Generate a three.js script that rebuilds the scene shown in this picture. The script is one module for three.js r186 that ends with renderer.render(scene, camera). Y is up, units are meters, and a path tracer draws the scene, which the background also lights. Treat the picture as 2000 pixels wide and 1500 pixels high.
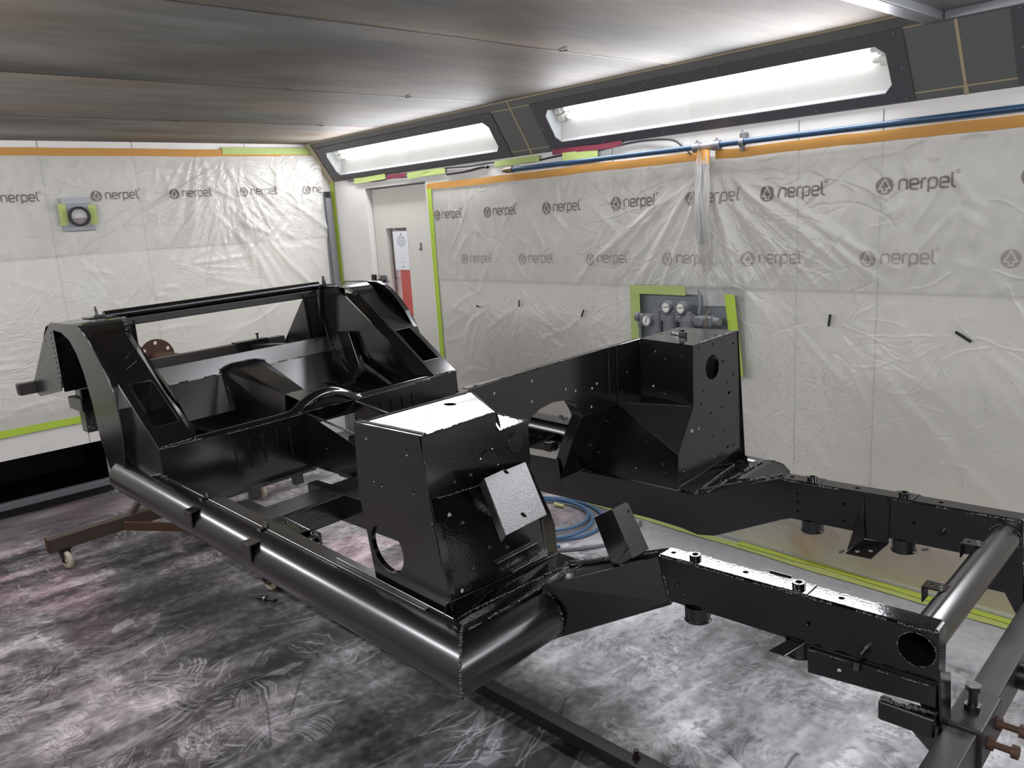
import * as THREE from 'three';
import { RoundedBoxGeometry } from 'three/addons/geometries/RoundedBoxGeometry.js';
import { ConvexGeometry } from 'three/addons/geometries/ConvexGeometry.js';
import { mergeGeometries } from 'three/addons/utils/BufferGeometryUtils.js';
import { RectAreaLightUniformsLib } from 'three/addons/lights/RectAreaLightUniformsLib.js';

// ------------------------------------------------------------------ camera, background, exposure
const V = (x, y, z) => new THREE.Vector3(x, y, z);
const scene = new THREE.Scene();
scene.background = new THREE.Color(0x000000);
const camera = new THREE.PerspectiveCamera(2 * Math.atan(750 / 1540) * 180 / Math.PI, 4 / 3, 0.05, 60);
{
  const right = V(0.6763, -0.05983, -0.73419), up = V(-0.1152, 0.97584, -0.18564), back = V(0.72756, 0.21013, 0.65307);
  const m = new THREE.Matrix4().makeBasis(right, up, back).setPosition(0, 1.75, 0);
  m.decompose(camera.position, camera.quaternion, camera.scale);
}
scene.add(camera);
const renderer = new THREE.WebGLRenderer({ antialias: true });
renderer.toneMapping = THREE.LinearToneMapping;
renderer.toneMappingExposure = 1.0;
renderer.shadowMap.enabled = true;
RectAreaLightUniformsLib.init();
const LAMP_POWER = 28;                                // radiance of the fluorescent tubes

// room: right wall z = ZR, back wall x = XB, ceiling y = HC
const ZR = -3.44, ZL = 0.45, XB = -5.92, XF = 3.7, HC = 2.392;

// ------------------------------------------------------------------ helpers
let seed = 1234567;
const rnd = () => { seed = (seed * 1664525 + 1013904223) >>> 0; return seed / 4294967296; };
const rr = (a, b) => a + (b - a) * rnd();
function hash(ix, iy, s) { let h = (ix * 374761393 + iy * 668265263 + s * 982451653) | 0; h = Math.imul(h ^ (h >>> 13), 1274126177); h ^= h >>> 16; return (h >>> 0) / 4294967296; }
function vnoise(x, y, s = 0, per = 0) {
  let ix = Math.floor(x), iy = Math.floor(y); const fx = x - ix, fy = y - iy;
  const w = (a) => per ? ((a % per) + per) % per : a;
  const u = fx * fx * (3 - 2 * fx), v = fy * fy * (3 - 2 * fy);
  const a = hash(w(ix), w(iy), s), b = hash(w(ix + 1), w(iy), s), c = hash(w(ix), w(iy + 1), s), d = hash(w(ix + 1), w(iy + 1), s);
  return a + (b - a) * u + (c - a) * v + (a - b - c + d) * u * v;
}
const fbm = (x, y, s, o = 4) => { let t = 0, a = 0.5, n = 0; for (let i = 0; i < o; i++) { t += a * vnoise(x, y, s + i * 17); n += a; a *= 0.5; x *= 2.03; y *= 2.03; } return t / n; };
const ridge = (x, y, s) => 1 - Math.abs(2 * vnoise(x, y, s) - 1);
const smooth = (a, b, x) => { const t = Math.min(1, Math.max(0, (x - a) / (b - a))); return t * t * (3 - 2 * t); };
const mix = (a, b, t) => a + (b - a) * t;

const taken = {};
function numbered(name) { const n = taken[name] = (taken[name] ?? -1) + 1; return n ? name + '_' + String(n).padStart(3, '0') : name; }
function clean(g) {
  let q = g.index ? g.toNonIndexed() : g;
  const o = new THREE.BufferGeometry();
  if (!q.attributes.normal) q.computeVertexNormals();
  o.setAttribute('position', q.attributes.position); o.setAttribute('normal', q.attributes.normal);
  o.setAttribute('uv', q.attributes.uv ?? new THREE.BufferAttribute(new Float32Array(q.attributes.position.count * 2), 2));
  return o;
}
const join = (gs) => gs.length === 1 ? gs[0] : mergeGeometries(gs.map(clean));
function part(name, gs, mat, parent = scene, label) {
  const m = new THREE.Mesh(join([].concat(gs)), mat);
  m.name = parent === scene ? numbered(name) : name;
  m.castShadow = m.receiveShadow = true;
  if (label) m.userData.label = label;
  parent.add(m);
  return m;
}
function group(name, parent = scene) { const g = new THREE.Group(); g.name = parent === scene ? numbered(name) : name; parent.add(g); return g; }
function tag(o, label, category, grp) { o.userData.label = label; o.userData.category = category; if (grp) o.userData.group = grp; return o; }
function struct(o, label, category) { o.userData.kind = 'structure'; if (label) o.userData.label = label; if (category) o.userData.category = category; return o; }

function boxG(x0, y0, z0, x1, y1, z1, r = 0) {
  const w = Math.abs(x1 - x0), h = Math.abs(y1 - y0), d = Math.abs(z1 - z0);
  const g = r ? new RoundedBoxGeometry(w, h, d, 2, Math.min(r, w / 2.1, h / 2.1, d / 2.1)) : new THREE.BoxGeometry(w, h, d);
  g.translate((x0 + x1) / 2, (y0 + y1) / 2, (z0 + z1) / 2); return g;
}
function basisFrom(dir, up) {
  const z = dir.clone().normalize(); let x = new THREE.Vector3().crossVectors(up, z);
  if (x.lengthSq() < 1e-6) x.crossVectors(V(1, 0, 0), z);
  x.normalize(); const y = new THREE.Vector3().crossVectors(z, x);
  return [x, y, z];
}
// box-section bar from a to b
function bar(a, b, w, h, up = V(0, 1, 0), r = 0.002) {
  const A = V(...a), B = V(...b), d = B.clone().sub(A), L = d.length();
  const g = new RoundedBoxGeometry(w, h, L, 2, r); const [x, y, z] = basisFrom(d, up);
  g.applyMatrix4(new THREE.Matrix4().makeBasis(x, y, z).setPosition(A.add(B).multiplyScalar(0.5))); return g;
}
function cyl(a, b, r, seg = 28, r2 = r, open = false) {
  const A = V(...a), B = V(...b), d = B.clone().sub(A), L = d.length();
  const g = new THREE.CylinderGeometry(r2, r, L, seg, 1, open); g.translate(0, 0, 0);
  g.applyQuaternion(new THREE.Quaternion().setFromUnitVectors(V(0, 1, 0), d.normalize()));
  g.translate((A.x + B.x) / 2, (A.y + B.y) / 2, (A.z + B.z) / 2); return g;
}
function ring(c, n, r0, r1, h, seg = 28) {          // washer-like ring
  const s = new THREE.Shape(); s.absarc(0, 0, r1, 0, Math.PI * 2); const p = new THREE.Path(); p.absarc(0, 0, r0, 0, Math.PI * 2, true); s.holes.push(p);
  const g = new THREE.ExtrudeGeometry(s, { depth: h, bevelEnabled: true, bevelSize: 0.0008, bevelThickness: 0.0008, bevelSegments: 1, curveSegments: seg });
  g.applyQuaternion(new THREE.Quaternion().setFromUnitVectors(V(0, 0, 1), V(...n).normalize())); g.translate(...c); return g;
}
function hexBolt(c, n, r, h) { const N = V(...n).normalize(), B = V(...c).addScaledVector(N, h); return cyl(c, [B.x, B.y, B.z], r, 6); }
function pipe(pts, r, seg = 0, rad = 12, closed = false) {
  const c = new THREE.CatmullRomCurve3(pts.map((p) => V(...p)), closed, 'catmullrom', 0.5);
  return new THREE.TubeGeometry(c, seg || pts.length * 8, r, rad, closed);
}
// flat plate: 3D outline, thickness t along dir, holes [{c,r,ry}] or outlines
function plate(pts, t, dir, holes = [], bevel = 0.0008) {
  const P = pts.map((p) => V(...p)), n = V(0, 0, 0);
  for (let i = 0; i < P.length; i++) n.add(new THREE.Vector3().crossVectors(P[i], P[(i + 1) % P.length]));
  n.normalize(); if (n.dot(V(...dir)) < 0) n.negate();
  const u = P[1].clone().sub(P[0]); u.addScaledVector(n, -u.dot(n)).normalize(); const v = new THREE.Vector3().crossVectors(n, u);
  const to2 = (p) => { const q = p.clone().sub(P[0]); return new THREE.Vector2(q.dot(u), q.dot(v)); };
  const sh = new THREE.Shape(P.map(to2));
  for (const h of holes) {
    const path = new THREE.Path();
    if (h.c) { const c = to2(V(...h.c)); path.absellipse(c.x, c.y, h.r, h.ry ?? h.r, 0, Math.PI * 2, true, h.rot ?? 0); }
    else path.setFromPoints(h.map((p) => to2(V(...p))));
    sh.holes.push(path);
  }
  const g = new THREE.ExtrudeGeometry(sh, { depth: Math.max(t - 2 * bevel, 0.0005), bevelEnabled: bevel > 0, bevelThickness: bevel, bevelSize: bevel, bevelOffset: -bevel, bevelSegments: 1, curveSegments: 20 });
  g.translate(0, 0, bevel);
  g.applyMatrix4(new THREE.Matrix4().makeBasis(u, v, n).setPosition(P[0])); return g;
}
const hull = (pts) => new ConvexGeometry(pts.map((p) => V(...p)));
function mz(g) {                                     // mirror left-right (z -> -z)
  const q = clean(g), p = q.attributes.position, n = q.attributes.normal, u = q.attributes.uv;
  const P = new Float32Array(p.array), N = new Float32Array(n.array), U = new Float32Array(u.array);
  for (let i = 0; i < p.count; i++) { P[3 * i + 2] *= -1; N[3 * i + 2] *= -1; }
  const sw = (A, k, a, b) => { for (let j = 0; j < k; j++) { const t = A[a * k + j]; A[a * k + j] = A[b * k + j]; A[b * k + j] = t; } };
  for (let i = 0; i < p.count; i += 3) { sw(P, 3, i + 1, i + 2); sw(N, 3, i + 1, i + 2); sw(U, 2, i + 1, i + 2); }
  const o = new THREE.BufferGeometry(); o.setAttribute('position', new THREE.BufferAttribute(P, 3)); o.setAttribute('normal', new THREE.BufferAttribute(N, 3)); o.setAttribute('uv', new THREE.BufferAttribute(U, 2)); return o;
}
// strip swept along z between z0 and z1 following an open profile [[x,y]...], thickness t downwards along the profile normal
function skin(prof, z0, z1, t) {
  const up = prof.map((p) => p), lo = prof.map((p, i) => {
    const a = prof[Math.max(0, i - 1)], b = prof[Math.min(prof.length - 1, i + 1)]; let dx = b[0] - a[0], dy = b[1] - a[1]; const l = Math.hypot(dx, dy);
    return [p[0] + dy / l * t, p[1] - dx / l * t];
  });
  const s = new THREE.Shape([...up, ...lo.reverse()].map((p) => new THREE.Vector2(...p)));
  const g = new THREE.ExtrudeGeometry(s, { depth: z1 - z0, bevelEnabled: false }); g.translate(0, 0, z0); return g;
}
const bumpG = [0, 1, 2].map(() => { const g = new THREE.IcosahedronGeometry(1, 1); const p = g.attributes.position; for (let i = 0; i < p.count; i++) { const k = 0.85 + 0.3 * hash(Math.round(p.getX(i) * 99), Math.round(p.getY(i) * 99), 3 + i * 0); p.setXYZ(i, p.getX(i) * k, p.getY(i) * k, p.getZ(i) * k); } return g; });
function bead(pts, r = 0.0035, skip = 0.1) {         // lumpy weld bead along a polyline
  const out = [];
  for (let i = 0; i + 1 < pts.length; i++) {
    const a = V(...pts[i]), b = V(...pts[i + 1]), L = a.distanceTo(b), n = Math.max(2, Math.round(L / (r * 1.7)));
    for (let k = 0; k < n; k++) {
      if (vnoise(k * 0.13 + i * 7.7, L * 50, 9) < skip) continue;
      const g = bumpG[k % 3].clone(), s = r * rr(0.8, 1.6); g.scale(s, s * rr(0.7, 1), s); g.rotateY(rnd() * 6);
      const p = a.clone().lerp(b, (k + rnd() * 0.6) / n); g.translate(p.x + rr(-1, 1) * r * 0.3, p.y + rr(-1, 1) * r * 0.3, p.z + rr(-1, 1) * r * 0.3); out.push(g);
    }
  }
  return join(out);
}

// ------------------------------------------------------------------ textures
const canvas = (w, h) => { const c = document.createElement('canvas'); c.width = w; c.height = h; return c; };
function tex(c, srgb = true) { const t = new THREE.CanvasTexture(c); if (srgb) t.colorSpace = THREE.SRGBColorSpace; t.wrapS = t.wrapT = THREE.RepeatWrapping; t.magFilter = THREE.LinearFilter; t.anisotropy = 8; return t; }
function paint(w, h, fn) {
  const c = canvas(w, h), x = c.getContext('2d'), im = x.createImageData(w, h), d = im.data;
  for (let j = 0; j < h; j++) for (let i = 0; i < w; i++) { const o = fn(i, j), k = 4 * (j * w + i); d[k] = o[0]; d[k + 1] = o[1]; d[k + 2] = o[2]; d[k + 3] = 255; }
  x.putImageData(im, 0, 0); return [c, x];
}
function dataTex(n, fn, rep) {
  const a = new Uint8Array(n * n * 4);
  for (let j = 0; j < n; j++) for (let i = 0; i < n; i++) { const v = Math.max(0, Math.min(255, fn(i / n, j / n) * 255)), k = 4 * (j * n + i); a[k] = a[k + 1] = a[k + 2] = v; a[k + 3] = 255; }
  const t = new THREE.DataTexture(a, n, n); t.wrapS = t.wrapT = THREE.RepeatWrapping; t.magFilter = THREE.LinearFilter; t.needsUpdate = true; t.repeat.set(rep, rep); return t;
}
const peelFine = dataTex(256, (u, v) => 0.6 * vnoise(u * 24, v * 24, 1, 24) + 0.4 * vnoise(u * 48, v * 48, 2, 48), 8);
const peelCoarse = dataTex(256, (u, v) => 0.5 * vnoise(u * 30, v * 30, 5, 30) + 0.5 * vnoise(u * 60, v * 60, 6, 60), 7);
const wavy = dataTex(256, (u, v) => vnoise(u * 6, v * 6, 7, 6) * 0.8 + 0.2 * vnoise(u * 13, v * 13, 8, 13), 2.2);

// ------------------------------------------------------------------ materials
const std = (c, rough, metal = 0, o = {}) => new THREE.MeshPhysicalMaterial({ color: c, roughness: rough, metalness: metal, ...o });
const M = {
  paint: std(0x07070a, 0.2, 0, { bumpMap: wavy, bumpScale: 0.0004, ior: 1.8 }),
  tubePaint: std(0x07070a, 0.24, 0, { ior: 1.8 }),
  gloss: std(0x060607, 0.09, 0, { bumpMap: peelFine, bumpScale: 0.00006, ior: 1.8 }),
  lumpy: std(0x07070a, 0.13, 0, { bumpMap: peelCoarse, bumpScale: 0.0002, ior: 1.8 }),
  bead: std(0x0a0a0b, 0.06, 0, { ior: 1.8 }),
  white: std(0xd8d6cf, 0.6), offwhite: std(0xcfcdc5, 0.55),
  steelBlack: std(0x1b1a1c, 0.35, 0.5), rust: std(0x4a3326, 0.65, 0.3), brownSteel: std(0x4d4138, 0.55, 0.25),
  bolt: std(0x3a3330, 0.4, 0.8), galv: std(0x8a8c90, 0.4, 0.7), wheel: std(0xb5ad98, 0.5),
  bluePipe: std(0x27435f, 0.35, 0.15), greyFit: std(0x6d6d72, 0.5, 0.3), brass: std(0x7a6d58, 0.4, 0.7),
  green: std(0xa9c440, 0.6), greenPale: std(0xa4b56a, 0.6), floorTape: std(0xb2bc6c, 0.6), orange: std(0xb9863f, 0.7),
  red: std(0x76243a, 0.5), black: std(0x0c0c0d, 0.45), cable: std(0x262329, 0.5),
  soffit: std(0x5d5e5c, 0.45), frame: std(0x4b484c, 0.4), seal: std(0x9b8f74, 0.7),
  reflector: std(0xeef2f4, 0.45), regul: std(0x6e7075, 0.5, 0.2), bowl: std(0x5b4a42, 0.35), board: std(0x6f7578, 0.6),
  dial: std(0xe6e6e0, 0.4), hoseBlue: std(0x4a6c90, 0.5), hoseGrey: std(0x77767c, 0.5), paper: std(0xdfe0e2, 0.7), redSheet: std(0xcf3328, 0.6), pink: std(0xe2c4c2, 0.6),
  glass: new THREE.MeshPhysicalMaterial({ color: 0xffffff, roughness: 0.02, transmission: 1, thickness: 0, ior: 1.45 }),
};

// ------------------------------------------------------------------ floor
const FX0 = -6.2, FZ0 = -3.6, FW = 7.0, FD = 4.1;
function floorTexture() {
  const W = 2048, H = 1200, k = W / FW;
  const [c, x] = paint(W, H, (i, j) => {
    const wx = FX0 + i / k, wz = FZ0 + j / k;
    const warp = fbm(wx * 1.1, wz * 1.1, 11, 3) - 0.5;
    // overspray: black around the near side of the chassis and under it, thinner to the right; band adds painted shade
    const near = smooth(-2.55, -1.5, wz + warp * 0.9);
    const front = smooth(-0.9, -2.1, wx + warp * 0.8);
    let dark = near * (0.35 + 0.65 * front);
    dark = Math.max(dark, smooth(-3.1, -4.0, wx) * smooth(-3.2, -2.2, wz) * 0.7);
    const band = Math.exp(-Math.pow((wz + 1.3 + 0.07 * (wx + 3) + warp * 0.35) / 0.36, 2)) * smooth(-0.8, -1.7, wx) * (0.45 + 0.55 * smooth(-5.0, -3.6, wx));  // strip below the near sill: overspray with chassis shade painted into the tone
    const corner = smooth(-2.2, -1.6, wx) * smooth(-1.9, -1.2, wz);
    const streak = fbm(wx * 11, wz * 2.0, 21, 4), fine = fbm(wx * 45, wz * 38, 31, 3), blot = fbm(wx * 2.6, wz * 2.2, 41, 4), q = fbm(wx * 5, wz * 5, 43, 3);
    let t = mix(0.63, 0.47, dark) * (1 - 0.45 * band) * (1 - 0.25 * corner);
    t += (streak - 0.5) * 0.42 + (fine - 0.5) * 0.22 + (blot - 0.5) * 0.42 * (1 - 0.6 * band);
    // smeared tread marks: fine swirling ridges that come and go
    const ang = 6.3 * fbm(wx * 1.9, wz * 1.9, 81, 2), cu = wx * Math.cos(ang) + wz * Math.sin(ang), cv = -wx * Math.sin(ang) + wz * Math.cos(ang);
    const tread = Math.pow(ridge(cu * 42 + 1.5 * fine, cv * 9, 83), 2) * smooth(0.5, 0.68, q);
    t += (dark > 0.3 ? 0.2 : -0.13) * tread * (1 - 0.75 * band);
    // scuffed cells
    const sc = smooth(0.6, 0.74, fbm(wx * 4.3 + 3, wz * 5.1, 51, 4)) * (1 - 0.6 * band); const sc2 = ridge(wx * 26 + 4 * fine, wz * 33, 61);
    t += sc * Math.pow(sc2, 2) * 0.22;
    if (wz < -2.95) t = mix(t, 0.68 + (fine - 0.5) * 0.08, smooth(-2.85, -3.1, wz) * smooth(-3.2, -2.2, wx));
    // near the duct: swept, dark
    if (wx < -5.0) t = mix(t, 0.4 + (streak - 0.5) * 0.25, smooth(-5.0, -5.6, wx) * 0.8);
    const pink = smooth(0.5, 0.72, fbm(wx * 1.6 + 9, wz * 3.5, 71, 3)) * smooth(-2.2, -3.4, wx) * 0.5 + smooth(-1.9, -3.2, wx) * smooth(-2.4, -1.6, wz) * 0.3 * (1 - band);
    t = 0.47 + (t - 0.47) * (dark > 0.3 ? 1.3 : 1.1);
    t = Math.max(0.13, Math.min(0.9, t)); const v = t * 235;
    return [v * (1 + 0.1 * pink) + 1, v * (1 - 0.08 * pink), v * (1 - 0.05 * pink) + 2];
  });
  const P = (wx, wz) => [(wx - FX0) * k, (wz - FZ0) * k];
  // shoe prints: bundles of short wavy tread lines scuffed through the overspray
  x.lineCap = 'round';
  for (let n = 0; n < 150; n++) {
    let wx = rr(-5.2, -0.5), wz = rr(-2.9, 0.2); if (rnd() < 0.45) { wx = rr(-3.6, -1.6); wz = rr(-1.1, 0.1); }
    const inBand = Math.abs(wz + 1.28) < 0.33 && wx < -1.5; if (inBand && rnd() < 0.75) continue;
    const [px, py] = P(wx, wz), a = rnd() * 6.28, L = rr(0.10, 0.2) * k, Wd = rr(0.05, 0.09) * k, lines = Math.floor(rr(7, 15)), dark = wx > -1.8 && rnd() < 0.7;
    x.save(); x.translate(px, py); x.rotate(a);
    x.strokeStyle = dark ? `rgba(58,56,58,${rr(0.12, 0.3)})` : (rnd() < 0.25 && wx < -2.6 ? `rgba(200,172,170,${rr(0.12, 0.35)})` : `rgba(205,205,207,${rr(0.12, 0.38)})`);
    const kind = rnd();
    for (let q = 0; q < lines; q++) {
      if (rnd() < 0.25) continue; const yy = -L / 2 + L * q / lines + rr(-2, 2), hw = Wd * (0.55 + 0.45 * Math.sin(Math.PI * (q + 0.5) / lines)); x.lineWidth = rr(1, 2.6); x.beginPath();
      if (kind < 0.55) { x.moveTo(-hw, yy); x.quadraticCurveTo(0, yy + rr(4, 9), hw, yy + rr(-1, 1)); }
      else { x.moveTo(-hw, yy + 5); x.lineTo(-hw * 0.1, yy); x.lineTo(hw, yy + 6); }
      x.stroke();
    }
    x.restore();
  }
  for (let n = 0; n < 420; n++) {                    // smeared scuffs: clusters of short curved strokes
    const wx = rr(-5.4, -0.3), wz = rr(-3.0, 0.3), inBand = Math.abs(wz + 1.3) < 0.3 && wx < -1.7; if (inBand && rnd() < 0.6) continue;
    const [px, py] = P(wx, wz), a = rnd() < 0.6 ? rr(1.1, 2.0) : rnd() * 6.28, m = Math.floor(rr(14, 40)), lightArea = wx > -1.9 && wz < -1.4;
    const col = lightArea ? (rnd() < 0.6 ? '62,60,62' : '214,214,216') : (rnd() < 0.62 ? '208,206,206' : wx < -2.8 ? '66,48,48' : '44,42,45'), sp = rr(14, 42);
    for (let q = 0; q < m; q++) { const sx = px + rr(-1, 1) * sp, sy = py + rr(-1, 1) * sp, L = lightArea ? rr(3, 13) : rr(5, 30), b = a + rr(-0.5, 0.5); x.strokeStyle = `rgba(${col},${lightArea ? rr(0.08, 0.3) : rr(0.12, 0.5)})`; x.lineWidth = lightArea ? rr(1, 3.5) : rr(0.7, 2.4); x.beginPath(); x.moveTo(sx, sy); x.quadraticCurveTo(sx + Math.cos(b) * L / 2 + rr(-4, 4), sy + Math.sin(b) * L / 2 + rr(-4, 4), sx + Math.cos(b + 0.3) * L, sy + Math.sin(b + 0.3) * L); x.stroke(); }
  }
  for (let n = 0; n < 120; n++) {                    // bare rubbed patches and drag lines
    const [px, py] = P(rr(-4.2, -0.7), rr(-2.6, 0.1)); x.save(); x.translate(px, py); x.rotate(rr(-0.7, 0.7) + 1.57);
    x.strokeStyle = `rgba(200,200,203,${rr(0.12, 0.4)})`; x.lineWidth = rr(0.8, 2); const L = rr(20, 110);
    for (let q = 0; q < rr(1, 4); q++) { x.beginPath(); x.moveTo(q * 3, 0); x.quadraticCurveTo(L / 2, rr(-14, 14), L, rr(-6, 6) + q * 3); x.stroke(); }
    if (rnd() < 0.3) { x.fillStyle = `rgba(196,198,202,${rr(0.2, 0.5)})`; x.beginPath(); for (let q = 0; q < 9; q++) { const a = q / 9 * 6.283, R = rr(6, 18); x.lineTo(R * 1.6 * Math.cos(a), R * 0.7 * Math.sin(a)); } x.fill(); }
    x.restore();
  }
  for (let n = 0; n < 26; n++) {                     // folds of the floor sheeting
    const [px, py] = P(rr(-3.2, -0.8), rr(-2.2, 0.1)); x.strokeStyle = `rgba(28,27,30,${rr(0.2, 0.5)})`; x.lineWidth = rr(1, 3); x.beginPath(); x.moveTo(px, py);
    x.quadraticCurveTo(px + rr(-60, 60), py + rr(-60, 60), px + rr(-120, 120), py + rr(-120, 120)); x.stroke();
  }
  return tex(c);
}
const floorBump = dataTex(256, (u, v) => 0.6 * vnoise(u * 9, v * 9, 13, 9) + 0.4 * Math.pow(1 - Math.abs(2 * vnoise(u * 14, v * 14, 15, 14) - 1), 4), 5);
{
  const g = boxG(XB - 0.15, -0.15, ZR - 0.15, XF + 0.15, 0, ZL + 0.15), p = g.attributes.position, u = g.attributes.uv;
  for (let i = 0; i < p.count; i++) u.setXY(i, (p.getX(i) - FX0) / FW, 1 - (p.getZ(i) - FZ0) / FD);
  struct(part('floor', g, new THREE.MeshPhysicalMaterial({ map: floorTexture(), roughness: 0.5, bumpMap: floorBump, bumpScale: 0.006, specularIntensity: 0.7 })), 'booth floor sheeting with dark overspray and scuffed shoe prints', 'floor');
}

// ------------------------------------------------------------------ ceiling of wide panels
{
  const W = 1024, H = 1024;
  const [c] = paint(W, H, (i, j) => {
    const x = i / W * 5, z = j / H * 4;
    const a = fbm(x * 2.2, z * 0.8, 101, 4), b = fbm(x * 3.1, z * 1.1, 111, 3), f = fbm(x * 30, z * 6, 121, 2);
    const v = 108 + (a - 0.5) * 125 + (f - 0.5) * 16, w = (b - 0.5) * 44;
    return [v + 4 + w * 0.6, v - 2, v - 11 - w * 0.5];
  });
  const mat = new THREE.MeshPhysicalMaterial({ map: tex(c), roughness: 0.66, specularIntensity: 0.6 }); mat.map.wrapS = mat.map.wrapT = THREE.MirroredRepeatWrapping;
  const top = group('ceiling'); struct(top, 'stained grey booth ceiling of wide sheet panels', 'ceiling');
  part('ceiling_slab', boxG(XB - 0.15, HC + 0.02, ZR - 0.15, XF + 0.15, HC + 0.15, ZL + 0.15), M.black, top);
  const seams = [XB - 0.15, -4.795, -3.608, -2.38, -1.2, 0, 1.2, 2.4, XF + 0.15];
  for (let i = 0; i + 1 < seams.length; i++) {
    const a = seams[i] + 0.0045, b = seams[i + 1] - 0.0045, g = boxG(a, HC, -3.3, b, HC + 0.018, 0.3), p = g.attributes.position, u = g.attributes.uv;
    for (let q = 0; q < p.count; q++) u.setXY(q, p.getX(q) / 5 + i * 0.137, (p.getZ(q) + 3.4) / 4);
    part('ceiling_panel', g, mat, top);
    if (i && i < 5) part('seam_strip', boxG(seams[i] - 0.0045, HC - 0.0012, -3.27, seams[i] + 0.0045, HC + 0.01, 0.27), M.cable, top);
  }
  for (const [x, z] of [[-4.795, -2.75], [-4.795, -1.82], [-3.608, -1.9], [-3.61, -2.6], [-2.38, -2.5], [-1.2, -2.7]])   // loose ends of sealant in the seams
    part('sealant_thread', pipe([[x + 0.01, HC, z], [x + 0.014, HC - 0.004, z], [x + 0.05, HC - 0.006, z - 0.005]], 0.0025, 8, 6), M.cable, top);
  // frame of the ceiling filter that begins over the camera
  const f = group('trim_1'); struct(f, 'pale grey steel frame of the ceiling filter at the top right', 'trim');
  part('frame_side', [boxG(-1.24, HC - 0.05, -3.31, -1.17, HC, 0.28, 0.004)], M.galv, f);
  part('frame_side', [boxG(-1.17, HC - 0.05, -3.31, 3.5, HC, -3.25, 0.004)], M.galv, f);
  part('filter_mat', [boxG(-1.17, HC - 0.02, -3.25, 3.5, HC, 0.28)], M.soffit, f);
}

// ------------------------------------------------------------------ walls
function wallTexture(s) {                            // white paint with black overspray specks near the floor
  const W = 1024, H = 512; const [c, x] = paint(W, H, (i, j) => { const f = fbm(i / 90, j / 90, s, 3), v = 218 + (f - 0.5) * 14; return [v, v - 2, v - 7]; });
  for (let n = 0; n < 1500; n++) { const y = H - Math.pow(rnd(), 1.8) * H * 0.5; x.fillStyle = `rgba(40,38,36,${rr(0.25, 0.7)})`; x.beginPath(); x.ellipse(rnd() * W, y, rr(0.3, 1.1), rr(0.3, 0.8), rnd() * 3, 0, 6.3); x.fill(); }
  return tex(c);
}
const wallMap = wallTexture(201);
const wallMat = new THREE.MeshPhysicalMaterial({ map: wallMap, roughness: 0.55 });
function wallSlab(x0, y0, z0, x1, y1, z1, along) {
  const g = boxG(x0, y0, z0, x1, y1, z1), p = g.attributes.position, u = g.attributes.uv;
  for (let i = 0; i < p.count; i++) u.setXY(i, (along === 'x' ? p.getX(i) : p.getZ(i)) / 2.4, p.getY(i) / 1.2);
  return g;
}
const DX0 = -5.396, DX1 = -4.618, DH = 2.012;         // door opening
struct(part('wall_right', [wallSlab(XB - 0.15, 0, ZR - 0.15, DX0, HC, ZR, 'x'), wallSlab(DX0, DH, ZR - 0.15, DX1, HC, ZR, 'x'), wallSlab(DX1, 0, ZR - 0.15, XF + 0.15, HC, ZR, 'x')], wallMat), 'white panelled right wall of the booth behind plastic sheeting', 'wall');
struct(part('wall_back', [wallSlab(XB - 0.15, 0.376, ZR, XB, HC, ZL, 'z'), wallSlab(XB - 0.15, 0, ZR, XB, 0.376, -1.47, 'z'), wallSlab(XB - 0.15, 0, -1.47, XB, 0.06, ZL, 'z')], wallMat), 'white back wall with a low black duct opening', 'wall');
struct(part('wall_left', wallSlab(XB - 0.15, 0, ZL, XF + 0.15, HC, ZL + 0.15, 'x'), M.offwhite), 'white left wall behind the camera', 'wall');
struct(part('wall_front', wallSlab(XF, 0, ZR, XF + 0.15, HC, ZL, 'z'), M.offwhite), 'white front wall behind the camera', 'wall');
// panel joints of the walls (fine dark grooves covered by thin strips)
for (const z of [-1.35, -1.93, -2.74]) struct(part('trim_2', boxG(XB, 0.376, z - 0.0015, XB + 0.0015, HC, z + 0.0015), M.soffit), 'thin joint between back wall panels', 'trim');
for (const x of [-1.45, -1.82, -2.9]) struct(part('trim_3', boxG(x - 0.0015, 0.02, ZR, x + 0.0015, 2.08, ZR + 0.0015), M.soffit), 'thin joint between right wall panels', 'trim');
{ // extraction duct behind the slot at the foot of the back wall
  const d = group('wall_duct'); struct(d, 'black extraction duct behind the slot in the back wall', 'duct');
  part('duct_lining', [boxG(-6.75, 0, -1.47, XB - 0.15, 0.02, ZL), boxG(-6.75, 0.42, -1.47, XB - 0.15, 0.44, ZL), boxG(-6.78, 0, -1.5, -6.75, 0.44, ZL), boxG(-6.75, 0, -1.5, XB - 0.15, 0.44, -1.47), boxG(-6.75, 0, ZL, XB - 0.15, 0.44, ZL + 0.03)], M.black, d);
  part('duct_sill', boxG(XB - 0.02, 0.055, -1.45, XB + 0.03, 0.1, ZL - 0.01, 0.004), M.galv, d, 'grey galvanised sill strip');
  part('duct_kick', boxG(XB, 0.001, -1.45, XB + 0.01, 0.055, ZL - 0.01), M.black, d);
  part('foot_flange', boxG(XB, 0.0, -1.5, XB + 0.08, 0.006, -1.41), M.galv, d);
}

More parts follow.
